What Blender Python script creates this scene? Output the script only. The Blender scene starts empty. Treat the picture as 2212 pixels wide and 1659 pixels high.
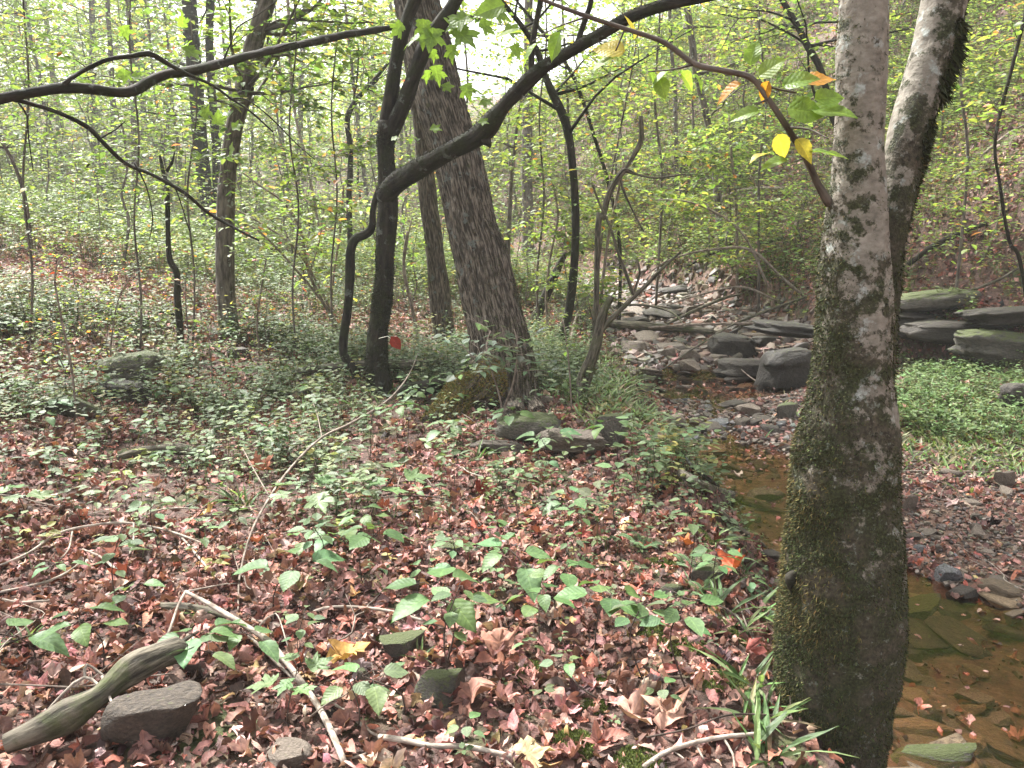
import bpy, math, random
import numpy as np
from mathutils import Vector

# ------------------------------------------------------------------ camera, world, sun, exposure
S = bpy.context.scene
COL = S.collection
W0, H0, FPX = 2212.0, 1659.0, 1736.0
PITCH = math.radians(11.4)
CZ = 1.6
cam = bpy.data.cameras.new("camera"); co = bpy.data.objects.new("camera", cam); COL.objects.link(co)
co.location = (0, 0, CZ); co.rotation_euler = (math.radians(90) - PITCH, 0, 0)
cam.sensor_width = 36.0; cam.lens = 36.0 * FPX / W0
cam.clip_start = 0.05; cam.clip_end = 600
S.camera = co
SUN_AZ = math.radians(-42)      # from +Y towards +X
SUN_EL = math.radians(54)
w = bpy.data.worlds.new("World"); S.world = w; w.use_nodes = True
nt = w.node_tree; bg = nt.nodes["Background"]
sky = nt.nodes.new("ShaderNodeTexSky"); sky.sky_type = 'NISHITA'; sky.sun_disc = False
sky.sun_elevation = SUN_EL; sky.sun_rotation = SUN_AZ; sky.dust_density = 4.0; sky.air_density = 1.0; sky.ozone_density = 1.0
hsv = nt.nodes.new("ShaderNodeHueSaturation"); hsv.inputs["Saturation"].default_value = 0.22
nt.links.new(sky.outputs[0], hsv.inputs["Color"]); nt.links.new(hsv.outputs[0], bg.inputs[0])
bg.inputs[1].default_value = 0.14
sl = bpy.data.lights.new("sun", 'SUN'); so = bpy.data.objects.new("sun", sl); COL.objects.link(so)
sl.energy = 4.6; sl.angle = math.radians(7); sl.color = (1.0, 0.975, 0.93)
sd = Vector((math.sin(SUN_AZ) * math.cos(SUN_EL), math.cos(SUN_AZ) * math.cos(SUN_EL), math.sin(SUN_EL)))
so.rotation_euler = sd.to_track_quat('Z', 'Y').to_euler()
S.view_settings.view_transform = 'Standard'; S.view_settings.look = 'None'
S.view_settings.exposure = 2.0; S.view_settings.gamma = 1.0
HAZE = 0.0014
S.cycles.volume_bounces = 1; S.cycles.max_bounces = 6; S.cycles.diffuse_bounces = 3; S.cycles.glossy_bounces = 2
S.cycles.transmission_bounces = 4; S.cycles.transparent_max_bounces = 8
S.cycles.caustics_reflective = False; S.cycles.caustics_refractive = False
S.cycles.use_denoising = True
try: S.cycles.denoising_prefilter = 'ACCURATE'
except Exception: pass

# ------------------------------------------------------------------ numeric helpers
R = np.random.default_rng(7)
UP = np.array([0., 0., 1.])

def _h(ix, iy, iz, s):
    n = (ix * 374761393 + iy * 668265263 + iz * 2147483647 + s * 1274126177) & 0xffffffff
    n = ((n ^ (n >> 13)) * 1274126177) & 0xffffffff
    n = n ^ (n >> 16)
    return (n & 0xffff) / 32767.5 - 1.0

def vn(P, f=1.0, s=0):
    """3-D value noise, -1..1"""
    P = np.asarray(P, float) * f
    i = np.floor(P).astype(np.int64); t = P - i; t = t * t * (3 - 2 * t)
    o = 0
    for a in (0, 1):
        for b in (0, 1):
            for c in (0, 1):
                wgt = (t[..., 0] if a else 1 - t[..., 0]) * (t[..., 1] if b else 1 - t[..., 1]) * (t[..., 2] if c else 1 - t[..., 2])
                o = o + wgt * _h(i[..., 0] + a, i[..., 1] + b, i[..., 2] + c, s)
    return o

def vn2(x, y, f, s=0):
    return vn(np.stack([x, y, np.zeros_like(x) + 0.37], -1), f, s)

def sm(t):
    t = np.clip(t, 0, 1); return t * t * (3 - 2 * t)

def nrm(v):
    return v / (np.linalg.norm(v, axis=-1, keepdims=True) + 1e-9)

# ------------------------------------------------------------------ terrain
def XL(y): return np.interp(y, [1, 3, 4, 5, 6, 7, 8, 9, 10.5, 12, 15, 17, 20, 25, 35, 60, 160], [1.4, 1.48, 1.56, 1.68, 1.66, 1.6, 1.75, 1.8, 1.5, 1.5, 1.75, 1.4, 0.2, -2.6, -8, -22, -70])
def XR(y): return np.interp(y, [1, 3, 3.9, 4.3, 4.6, 5.2, 6, 7.4, 8.2, 9.2, 10.2, 11, 13, 16, 20, 25, 35, 60, 160], [5.5, 4.6, 3.7, 3.0, 2.7, 2.55, 2.4, 2.75, 2.35, 3.0, 3.9, 3.4, 3.0, 2.8, 1.6, -1.2, -6.5, -20, -66])
def XC(y): return np.interp(y, [1, 6, 8, 9.5, 11, 12, 14, 17, 20, 25, 35, 60, 160], [8.5, 7.4, 6.7, 6.2, 5.2, 4.5, 4.3, 3.5, 2.2, -0.6, -6, -19, -65])
def ZW(y): return np.interp(y, [0, 7.9, 8.8, 10.6, 11.5, 13, 16, 20, 30, 60, 160], [-.6, -.6, -.5, -.48, -.3, -.15, .05, .3, .8, 2.5, 10])

def Hf(x, y, detail=True):
    x = np.asarray(x, float); y = np.asarray(y, float)
    xl, xr, xc, zw = XL(y), XR(y), XC(y), ZW(y)
    wob = 0.10 * vn2(x, y, 1.7, 3) + 0.05 * vn2(x, y, 4.1, 4)
    # left terrace and the slope that climbs behind it
    lx = np.maximum(0, -x - 2.5)
    zt = 0.155 * lx + 0.0035 * np.maximum(0, -x - 7) ** 2 * np.exp(-np.maximum(0, -x - 7) / 60) + 0.012 * np.maximum(0, y - 8) + 0.0010 * np.maximum(0, y - 14) ** 1.6
    zt = zt + 0.05 * vn2(x, y, 0.55, 1) + 0.10 * vn2(x, y, 0.23, 2) * sm((y - 5) / 6)
    zt = zt + 0.16 * sm((lx - 0.2) / 1.2) * vn2(x, y, 0.45, 8)
    zt = np.maximum(zt, zw + 0.22)
    dl = xl - x + wob * 1.5
    tl = sm((dl + 0.02) / (0.62 + 0.25 * sm((y - 8) / 4)))
    # channel
    mid = 0.5 * (xl + xr); hw = np.maximum(0.3, 0.5 * (xr - xl))
    ch = zw - 0.15 * np.clip(1 - ((x - mid) / hw) ** 2, -0.2, 1) * (1 - 0.85 * sm((y - 7.6) / 0.5) + 0.75 * sm((y - 9.3) / .4) * (1 - sm((y - 10.7) / .4)))
    ch = ch + 0.03 * vn2(x, y, 3.1, 5)
    # gravel bar and right bank
    dr = x - xr + wob
    bar = zw + 0.0 + 0.055 * np.minimum(dr, 3.0) + 0.02 * vn2(x, y, 2.3, 6)
    bar = bar + 0.10 * sm((dr - 0.9) / 1.2) * sm((y - 7.0) / 1.4)
    dc = x - xc + 0.22 * vn2(x, y, 0.9, 9)
    hill = 0.42 * sm(dc / 0.28) * (0.8 + 0.2 * vn2(x, y, .5, 33)) + 0.34 * np.clip(dc, 0, 1.2) + 0.84 * np.maximum(0, dc - 1.2) * np.exp(-np.maximum(0, dc - 1.2) / 110) * (1 - .55 * sm((y - 18) / 35) * (1 - sm((x / np.maximum(y, 1) - .25) / .3)))
    hill = hill + (0.28 * vn2(x, y, 0.42, 11) + 0.12 * vn2(x, y, 1.1, 12)) * sm(dc / 2.0)
    right = np.where(dr > 0, bar, ch)
    z = np.where(x < mid, ch + (zt - ch) * tl, right) + np.where(dc > 0, hill, 0)
    if detail:
        z = z + 0.012 * vn2(x, y, 6.3, 13) + 0.006 * vn2(x, y, 15.0, 14)
    return z

def zone(x, y):
    """1 in the stony brook bed and bar, 0 on soil"""
    x = np.asarray(x, float); y = np.asarray(y, float)
    wob = 0.18 * vn2(x, y, 1.7, 3)
    lim = np.where(y < 7.3, 30, np.where(y < 11.5, XR(y) + 1.15, XC(y) + 0.1))
    lim = np.minimum(lim, XC(y))
    return sm((x - XL(y) + wob + .12) / 0.3) * (1 - sm((x - lim + wob) / 0.4))

def gnormal(x, y):
    e = 0.06
    dx = (Hf(x + e, y) - Hf(x - e, y)) / (2 * e); dy = (Hf(x, y + e) - Hf(x, y - e)) / (2 * e)
    return nrm(np.stack([-dx, -dy, np.ones_like(dx)], -1))

def ray(px, py):
    a = (px - W0 / 2) / FPX; b = -(py - H0 / 2) / FPX
    return np.array([a, math.cos(PITCH) + b * math.sin(PITCH), -math.sin(PITCH) + b * math.cos(PITCH)])

def G(px, py):
    """the ground point seen at a photo position"""
    r = ray(px, py); t = np.linspace(1.2, 70, 9000)
    p = np.array([0, 0, CZ]) + r[None, :] * t[:, None]
    d = p[:, 2] - Hf(p[:, 0], p[:, 1], False)
    k = np.argmax(d < 0)
    if d[k] >= 0: k = len(t) - 1
    return p[k]

def P(px, py, Y):
    """the point at distance Y along the valley seen at a photo position"""
    r = ray(px, py); return np.array([0, 0, CZ]) + r * (Y / r[1])

def proj(p):
    x, y, z = p[0], p[1], p[2] - CZ
    d = y * math.cos(PITCH) - z * math.sin(PITCH); u = y * math.sin(PITCH) + z * math.cos(PITCH)
    return W0 / 2 + FPX * x / d, H0 / 2 - FPX * u / d, d

# ------------------------------------------------------------------ mesh building
class Acc:
    def __init__(s): s.V = []; s.F = {}; s.C = []; s.B = []; s.n = 0
    def add(s, V, F, C=None, B=None):
        V = np.asarray(V, float).reshape(-1, 3)
        for f in (F if isinstance(F, list) else [F]):
            f = np.asarray(f, np.int64)
            if len(f): s.F.setdefault(f.shape[1], []).append(f + s.n)
        s.V.append(V); s.n += len(V)
        s.C.append(np.broadcast_to(np.ones(3) if C is None else C, V.shape))
        s.B.append(V if B is None else B)
        return s
    def arrays(s):
        return np.concatenate(s.V), {k: np.concatenate(v) for k, v in s.F.items()}, np.concatenate(s.C), np.concatenate(s.B)

def mesh(name, acc, mat, smooth=True):
    V, FD, C, B = acc.arrays()
    me = bpy.data.meshes.new(name)
    me.vertices.add(len(V)); me.vertices.foreach_set('co', V.astype(np.float32).ravel())
    ks = sorted(FD); loops = np.concatenate([FD[k].ravel() for k in ks])
    tot = np.concatenate([np.full(len(FD[k]), k) for k in ks])
    st = np.concatenate([[0], np.cumsum(tot)[:-1]])
    me.loops.add(len(loops)); me.loops.foreach_set('vertex_index', loops.astype(np.int32))
    me.polygons.add(len(tot)); me.polygons.foreach_set('loop_start', st.astype(np.int32))
    try: me.polygons.foreach_set('loop_total', tot.astype(np.int32))
    except Exception: pass
    me.polygons.foreach_set('use_smooth', np.full(len(tot), smooth))
    a = me.attributes.new('Col', 'FLOAT_COLOR', 'POINT')
    a.data.foreach_set('color', np.concatenate([C, np.ones((len(C), 1))], 1).astype(np.float32).ravel())
    b = me.attributes.new('bc', 'FLOAT_VECTOR', 'POINT'); b.data.foreach_set('vector', B.astype(np.float32).ravel())
    me.update(calc_edges=True); me.validate()
    me.materials.append(mat)
    return me

def ob(name, me, parent=None, loc=None):
    o = bpy.data.objects.new(name, me); COL.objects.link(o)
    if parent is not None: o.parent = parent
    if loc is not None: o.location = [float(c) for c in loc]
    return o

def tag(o, label=None, cat=None, group=None, kind=None):
    if label: o['label'] = label
    if cat: o['category'] = cat
    if group: o['group'] = group
    if kind: o['kind'] = kind
    return o

def empty(name, loc, label, cat, group=None, rz=0.0, sc=1.0):
    o = bpy.data.objects.new(name, None); COL.objects.link(o)
    o.location = [float(c) for c in loc]; o.rotation_euler = (0, 0, rz); o.scale = (sc, sc, sc); o.empty_display_size = 0.1
    return tag(o, label, cat, group)

def copy_tree(o, parent=None):
    c = o.copy(); COL.objects.link(c); c.parent = parent
    for ch in list(o.children): copy_tree(ch, c)
    return c

def local(acc, base):
    """shift an accumulator so that its thing's base is the origin"""
    acc.V = [v - base for v in acc.V]; return acc

# ------------------------------------------------------------------ materials
def mat(name):
    m = bpy.data.materials.new(name); m.use_nodes = True
    t = m.node_tree; p = t.nodes["Principled BSDF"]
    return m, t, p

def N(t, typ, **kw):
    n = t.nodes.new(typ)
    for k, v in kw.items():
        if k in n.inputs: n.inputs[k].default_value = v
        else: setattr(n, k, v)
    return n

def noise(t, vec, scale, detail=4.0, rough=0.55, stretch=None):
    if stretch is not None:
        mp = N(t, "ShaderNodeMapping"); mp.inputs["Scale"].default_value = stretch
        t.links.new(vec, mp.inputs["Vector"]); vec = mp.outputs[0]
    n = N(t, "ShaderNodeTexNoise"); n.inputs["Scale"].default_value = scale; n.inputs["Detail"].default_value = detail; n.inputs["Roughness"].default_value = rough
    t.links.new(vec, n.inputs["Vector"]); return n.outputs["Fac"]

def ramp(t, fac, stops):
    r = N(t, "ShaderNodeValToRGB"); e = r.color_ramp.elements
    while len(e) < len(stops): e.new(0.5)
    for el, (p, c) in zip(e, stops):
        el.position = p; el.color = (*c, 1) if len(c) == 3 else c
    t.links.new(fac, r.inputs[0]); return r.outputs[0]

def mix(t, fac, a, b, mode='MIX'):
    n = N(t, "ShaderNodeMix", data_type='RGBA', blend_type=mode)
    for s, v in ((n.inputs[0], fac), (n.inputs[6], a), (n.inputs[7], b)):
        if hasattr(v, 'is_linked') or isinstance(v, bpy.types.NodeSocket): t.links.new(v, s)
        elif isinstance(v, (int, float)): s.default_value = v
        else: s.default_value = (*v, 1)
    return n.outputs[2]

def bump(t, p, h, dist, strength=1.0):
    b = N(t, "ShaderNodeBump"); b.inputs["Distance"].default_value = dist; b.inputs["Strength"].default_value = strength
    t.links.new(h, b.inputs["Height"]); t.links.new(b.outputs[0], p.inputs["Normal"]); return b

def attr(t, name):
    return N(t, "ShaderNodeAttribute", attribute_name=name)

def leaf_mat(name, trans=0.45, rough=0.45, gain=1.5, spec=0.4, veins=0.7):
    m, t, p = mat(name)
    a = attr(t, 'Col').outputs["Color"]
    g = N(t, "ShaderNodeNewGeometry")
    c = mix(t, 0.25, a, ramp(t, noise(t, g.outputs["Position"], 60, 2), [(0.3, (0.35, 0.35, 0.35)), (0.7, (1, 1, 1))]), 'MULTIPLY')
    def M(op, a_, b_=None):
        n = N(t, "ShaderNodeMath", operation=op)
        for k_, v_ in enumerate((a_, b_)):
            if v_ is None: continue
            if isinstance(v_, (int, float)): n.inputs[k_].default_value = v_
            else: t.links.new(v_, n.inputs[k_])
        return n.outputs[0]
    bx = N(t, "ShaderNodeSeparateXYZ"); t.links.new(attr(t, 'bc').outputs["Vector"], bx.inputs[0])
    ax = M('ABSOLUTE', bx.outputs[0]); fr = M('FRACT', M('SUBTRACT', M('MULTIPLY', bx.outputs[1], 7.0), M('MULTIPLY', ax, 6.0)))
    vein = M('MAXIMUM', M('LESS_THAN', ax, 0.018), M('MULTIPLY', M('LESS_THAN', fr, 0.13), 0.6))
    c = mix(t, M('MULTIPLY', vein, veins), c, (1.45, 1.4, 1.3), 'MULTIPLY')
    blot = ramp(t, noise(t, attr(t, 'bc').outputs["Vector"], 5, 3), [(0.35, (0.72, 0.72, 0.72)), (0.65, (1.12, 1.10, 1.05))])
    c = mix(t, 0.8, c, blot, 'MULTIPLY')
    t.links.new(c, p.inputs["Base Color"]); p.inputs["Roughness"].default_value = rough
    p.inputs["Specular IOR Level"].default_value = spec
    b_ = N(t, "ShaderNodeBump"); b_.inputs["Distance"].default_value = 0.002; b_.inputs["Strength"].default_value = 0.6
    t.links.new(M('ADD', M('MULTIPLY', M('PINGPONG', fr, 0.5), -1.0), noise(t, attr(t, 'bc').outputs["Vector"], 9, 2)), b_.inputs["Height"]); t.links.new(b_.outputs[0], p.inputs["Normal"])
    tr = N(t, "ShaderNodeBsdfTranslucent"); t.links.new(mix(t, 1.0, c, (gain, gain * 1.0, gain * 0.62), 'MULTIPLY'), tr.inputs["Color"])
    mx = N(t, "ShaderNodeMixShader"); mx.inputs[0].default_value = trans
    t.links.new(p.outputs[0], mx.inputs[1]); t.links.new(tr.outputs[0], mx.inputs[2])
    t.links.new(mx.outputs[0], t.nodes["Material Output"].inputs[0]); return m

M_leaf = leaf_mat("green_leaf", 0.5, 0.45, 1.75, 0.35)
M_low = leaf_mat("low_leaf", 0.32, 0.5, 1.4, 0.3)
M_dead = leaf_mat("dead_leaf", 0.12, 0.65, 1.2, 0.25)

def bark_mat(name, dark, light, furrow, bumpd, moss=None, mossfac=(0.55, 0.7), lichen=0.0, stretch=(1, 1, 0.18), scale=30):
    m, t, p = mat(name)
    bc = attr(t, 'bc').outputs["Vector"]
    n1 = noise(t, bc, scale, 6, 0.6, stretch)
    n2 = noise(t, bc, 6, 4, 0.6)
    c = ramp(t, n1, [(0.38 - furrow, dark), (0.62, light)])
    c = mix(t, 0.5, c, ramp(t, n2, [(0.3, (0.55, 0.52, 0.5)), (0.7, (1.1, 1.08, 1.05))]), 'MULTIPLY')
    if lichen:
        l = ramp(t, noise(t, bc, 9, 5, 0.65), [(0.60, (0, 0, 0)), (0.64, (1, 1, 1))])
        c = mix(t, l, c, (0.33 * lichen, 0.36 * lichen, 0.32 * lichen))
    if moss:
        mm = ramp(t, noise(t, bc, 5, 6, 0.7), [(mossfac[0], (0, 0, 0)), (mossfac[1], (1, 1, 1))])
        mc = ramp(t, noise(t, bc, 45, 3), [(0.3, tuple(v * .5 for v in moss)), (0.7, moss)])
        c = mix(t, mm, c, mc)
    t.links.new(c, p.inputs["Base Color"]); p.inputs["Roughness"].default_value = 0.85; p.inputs["Specular IOR Level"].default_value = 0.25
    bump(t, p, n1, bumpd); return m

M_bark_big = bark_mat("furrowed_bark", (0.034, 0.026, 0.019), (0.215, 0.18, 0.145), -0.07, 0.035, moss=(0.07, 0.085, 0.025), mossfac=(0.60, 0.72), lichen=0.35, stretch=(1, 1, 0.11), scale=75)
M_bark_dark = bark_mat("dark_mossy_bark", (0.007, 0.006, 0.005), (0.042, 0.034, 0.026), 0.0, 0.014, moss=(0.024, 0.028, 0.010), mossfac=(0.46, 0.60), lichen=0.32)
M_bark_grey = bark_mat("grey_bark", (0.05, 0.04, 0.034), (0.17, 0.145, 0.125), 0.0, 0.008, moss=(0.05, 0.055, 0.02), mossfac=(0.56, 0.7), lichen=0.8)
M_twig = bark_mat("pale_twig_bark", (0.10, 0.075, 0.06), (0.30, 0.25, 0.21), 0.0, 0.003, stretch=(1, 1, 0.4), scale=40)
M_twigd = bark_mat("brown_twig_bark", (0.03, 0.022, 0.017), (0.11, 0.08, 0.065), 0.0, 0.002)
M_pale = bark_mat("bleached_twig_bark", (0.17, 0.135, 0.11), (0.44, 0.39, 0.33), 0.0, 0.003, stretch=(1, 1, 0.4), scale=50)
M_deadwood = bark_mat("weathered_wood", (0.028, 0.024, 0.018), (0.17, 0.15, 0.115), 0.0, 0.012, moss=(0.07, 0.085, 0.03), mossfac=(0.50, 0.64), stretch=(1, 1, 0.12), scale=60)

def near_bark():
    m, t, p = mat("beech_bark_with_moss")
    bc = attr(t, 'bc').outputs["Vector"]; col = attr(t, 'Col').outputs["Color"]
    sep = N(t, "ShaderNodeSeparateColor"); t.links.new(col, sep.inputs[0])
    base = ramp(t, noise(t, bc, 26, 5, 0.6, (1, 1, 1.6)), [(0.25, (0.11, 0.098, 0.080)), (0.5, (0.22, 0.20, 0.168)), (0.75, (0.33, 0.305, 0.262))])
    base = mix(t, 0.6, base, ramp(t, noise(t, bc, 7, 3), [(0.3, (0.6, 0.56, 0.52)), (0.65, (1.05, 1.03, 1.0))]), 'MULTIPLY')
    lich = ramp(t, noise(t, bc, 19, 6, 0.62), [(0.56, (0, 0, 0)), (0.64, (1, 1, 1))])
    lc = ramp(t, noise(t, bc, 90, 3), [(0.3, (0.20, 0.22, 0.20)), (0.7, (0.36, 0.38, 0.35))])
    c = mix(t, lich, base, lc)
    # moss share painted as real cover: more towards the foot and on one flank
    n = noise(t, bc, 14, 8, 0.72)
    ma = N(t, "ShaderNodeMath", operation='ADD'); t.links.new(n, ma.inputs[0]); t.links.new(sep.outputs[0], ma.inputs[1])
    mf = ramp(t, ma.outputs[0], [(0.56, (0, 0, 0)), (0.62, (1, 1, 1))])
    mc = ramp(t, noise(t, bc, 120, 3), [(0.3, (0.012, 0.012, 0.006)), (0.5, (0.030, 0.034, 0.014)), (0.75, (0.075, 0.078, 0.032))])
    mc = mix(t, ramp(t, noise(t, bc, 11, 4), [(0.42, (0, 0, 0)), (0.6, (1, 1, 1))]), mc, ramp(t, noise(t, bc, 70, 4), [(0.3, (0.022, 0.019, 0.012)), (0.7, (0.095, 0.08, 0.056))]))
    lich2 = ramp(t, noise(t, bc, 34, 6, 0.75), [(0.58, (0, 0, 0)), (0.66, (1, 1, 1))])
    mc = mix(t, lich2, mc, (0.16, 0.18, 0.15))
    c = mix(t, mf, c, mc)
    t.links.new(c, p.inputs["Base Color"]); p.inputs["Roughness"].default_value = 0.8; p.inputs["Specular IOR Level"].default_value = 0.25
    hh = mix(t, mf, noise(t, bc, 40, 4), noise(t, bc, 160, 4))
    bump(t, p, hh, 0.006); return m
M_near = near_bark()

def rock_mat(name, a, b, moss=0.5, wet=False):
    m, t, p = mat(name)
    g = N(t, "ShaderNodeNewGeometry"); oi = N(t, "ShaderNodeObjectInfo"); tc = N(t, "ShaderNodeTexCoord")
    pos = tc.outputs["Object"]
    n1 = noise(t, pos, 9, 6, 0.65); n2 = noise(t, pos, 3, 4)
    c = ramp(t, n1, [(0.3, a), (0.7, b)])
    c = mix(t, 0.6, c, ramp(t, n2, [(0.3, (0.55, 0.5, 0.45)), (0.7, (1.15, 1.12, 1.1))]), 'MULTIPLY')
    hs = N(t, "ShaderNodeHueSaturation"); mr = N(t, "ShaderNodeMapRange"); mr.inputs[3].default_value = 0.65; mr.inputs[4].default_value = 1.35
    t.links.new(oi.outputs["Random"], mr.inputs[0]); t.links.new(mr.outputs[0], hs.inputs["Value"]); t.links.new(c, hs.inputs["Color"]); c = hs.outputs[0]
    if moss:
        sx = N(t, "ShaderNodeSeparateXYZ"); t.links.new(g.outputs["Normal"], sx.inputs[0])
        mu = N(t, "ShaderNodeMath", operation='MULTIPLY_ADD'); mu.inputs[1].default_value = 0.28; t.links.new(sx.outputs[2], mu.inputs[0]); t.links.new(noise(t, pos, 7, 6, 0.7), mu.inputs[2])
        mf = ramp(t, mu.outputs[0], [(0.93 - moss * 0.4, (0, 0, 0)), (1.0 - moss * 0.4, (1, 1, 1))])
        c = mix(t, mf, c, ramp(t, noise(t, pos, 60, 3), [(0.3, (0.03, 0.04, 0.012)), (0.7, (0.10, 0.12, 0.03))]))
    t.links.new(c, p.inputs["Base Color"]); p.inputs["Roughness"].default_value = 0.25 if wet else 0.72
    bump(t, p, n1, 0.02); return m
M_rock = rock_mat("creek_stone", (0.07, 0.054, 0.04), (0.215, 0.175, 0.14), 0.1)
M_rock_moss = rock_mat("mossy_stone", (0.04, 0.038, 0.03), (0.16, 0.145, 0.12), 0.75)
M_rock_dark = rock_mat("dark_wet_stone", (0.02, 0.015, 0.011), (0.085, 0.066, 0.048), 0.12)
M_rock_wet = rock_mat("wet_slate", (0.05, 0.055, 0.06), (0.19, 0.19, 0.20), 0.0, True)

def shale_mat():
    m, t, p = mat("shale_chips")
    a = attr(t, 'Col').outputs["Color"]; g = N(t, "ShaderNodeNewGeometry")
    n = noise(t, g.outputs["Position"], 45, 4)
    t.links.new(mix(t, 0.6, a, ramp(t, n, [(0.3, (0.55, 0.52, 0.5)), (0.7, (1.15, 1.15, 1.15))]), 'MULTIPLY'), p.inputs["Base Color"])
    p.inputs["Roughness"].default_value = 0.55; bump(t, p, n, 0.004); return m
M_shale = shale_mat()

def moss_mat():
    m, t, p = mat("moss_fibre")
    a = attr(t, 'Col').outputs["Color"]; t.links.new(a, p.inputs["Base Color"]); p.inputs["Roughness"].default_value = 0.8; p.inputs["Specular IOR Level"].default_value = 0.2
    return m
M_moss = moss_mat()

def ground_mat():
    m, t, p = mat("forest_floor")
    a = attr(t, 'Col').outputs["Color"]; sep = N(t, "ShaderNodeSeparateColor"); t.links.new(a, sep.inputs[0])
    g = N(t, "ShaderNodeNewGeometry"); pos = g.outputs["Position"]
    soil = ramp(t, noise(t, pos, 22, 6, 0.7), [(0.3, (0.03, 0.018, 0.013)), (0.5, (0.09, 0.05, 0.038)), (0.7, (0.19, 0.11, 0.085))])
    mf = ramp(t, noise(t, pos, 1.6, 5, 0.65), [(0.54, (0, 0, 0)), (0.62, (1, 1, 1))])
    soil = mix(t, mf, soil, ramp(t, noise(t, pos, 50, 4), [(0.3, (0.03, 0.04, 0.012)), (0.7, (0.09, 0.10, 0.03))]))
    bed = ramp(t, noise(t, pos, 16, 6, 0.7), [(0.3, (0.045, 0.026, 0.018)), (0.55, (0.14, 0.078, 0.052)), (0.75, (0.23, 0.165, 0.135))])
    t.links.new(mix(t, sep.outputs[0], soil, bed), p.inputs["Base Color"]); p.inputs["Roughness"].default_value = 0.9
    bump(t, p, noise(t, pos, 30, 6, 0.7), 0.03); return m
M_ground = ground_mat()

def water_mat():
    m, t, p = mat("brook_water"); t.nodes.remove(p)
    g = N(t, "ShaderNodeNewGeometry")
    n = noise(t, g.outputs["Position"], 5, 3, 0.5); n2 = noise(t, g.outputs["Position"], 22, 2, 0.5)
    ad = N(t, "ShaderNodeMath", operation='MULTIPLY_ADD'); ad.inputs[1].default_value = 0.35; t.links.new(n2, ad.inputs[0]); t.links.new(n, ad.inputs[2])
    b = N(t, "ShaderNodeBump"); b.inputs["Distance"].default_value = 0.004; t.links.new(ad.outputs[0], b.inputs["Height"])
    fr = N(t, "ShaderNodeFresnel"); fr.inputs[0].default_value = 1.42; t.links.new(b.outputs[0], fr.inputs["Normal"])
    tr = N(t, "ShaderNodeBsdfTransparent"); tr.inputs[0].default_value = (0.84, 0.67, 0.54, 1)
    gl = N(t, "ShaderNodeBsdfGlossy"); gl.inputs["Roughness"].default_value = 0.03; t.links.new(b.outputs[0], gl.inputs["Normal"])
    mx = N(t, "ShaderNodeMixShader"); t.links.new(fr.outputs[0], mx.inputs[0]); t.links.new(tr.outputs[0], mx.inputs[1]); t.links.new(gl.outputs[0], mx.inputs[2])
    t.links.new(mx.outputs[0], t.nodes["Material Output"].inputs[0]); return m
M_water = water_mat()

# ------------------------------------------------------------------ the setting: one ground sheet, the brook water
def grid_coords(lo, hi, dense_lo, dense_hi, step, grow):
    c = list(np.arange(dense_lo, dense_hi + 1e-6, step)); s = step
    while c[-1] < hi: s *= grow; c.append(c[-1] + s)
    s = step
    while c[0] > lo: s *= grow; c.insert(0, c[0] - s)
    return np.array(c)
gx = grid_coords(-170, 170, -4.2, 7.5, 0.05, 1.045); gy = grid_coords(-30, 190, 1.0, 13.0, 0.05, 1.045)
GX, GY = np.meshgrid(gx, gy)
GZ = Hf(GX, GY)
nx, ny = len(gx), len(gy)
idx = np.arange(nx * ny).reshape(ny, nx)
Fq = np.stack([idx[:-1, :-1], idx[:-1, 1:], idx[1:, 1:], idx[1:, :-1]], -1).reshape(-1, 4)
a = Acc(); zc = zone(GX.ravel(), GY.ravel())
a.add(np.stack([GX.ravel(), GY.ravel(), GZ.ravel()], -1), Fq, np.stack([zc, zc, zc], -1))
tag(ob("ground", mesh("ground", a, M_ground)), kind='structure')

ys = np.concatenate([np.arange(-2, 12, 0.1)])
a = Acc(); xs = np.linspace(0, 1, 40)
WX = XL(ys)[:, None] - 0.5 + (XR(ys) - XL(ys) + 1.3)[:, None] * xs[None, :]
WY = np.broadcast_to(ys[:, None], WX.shape); WZ = np.broadcast_to(ZW(ys)[:, None], WX.shape)
i2 = np.arange(WX.size).reshape(WX.shape)
a.add(np.stack([WX.ravel(), WY.ravel(), WZ.ravel()], -1), np.stack([i2[:-1, :-1], i2[:-1, 1:], i2[1:, 1:], i2[1:, :-1]], -1).reshape(-1, 4))
tag(ob("water", mesh("water", a, M_water)), kind='structure')

# ------------------------------------------------------------------ leaf templates (base at origin, tip +Y, face +Z)
def fan(outline, zf=lambda x, y: 0 * x):
    o = np.array(outline, float); c = np.array([[0, 0.45]])
    v = np.concatenate([c, o]); z = zf(v[:, 0], v[:, 1])
    n = len(o); f = np.stack([np.zeros(n, int), 1 + np.arange(n), 1 + (np.arange(n) + 1) % n], -1)
    return np.concatenate([v, z[:, None]], 1), f

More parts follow.
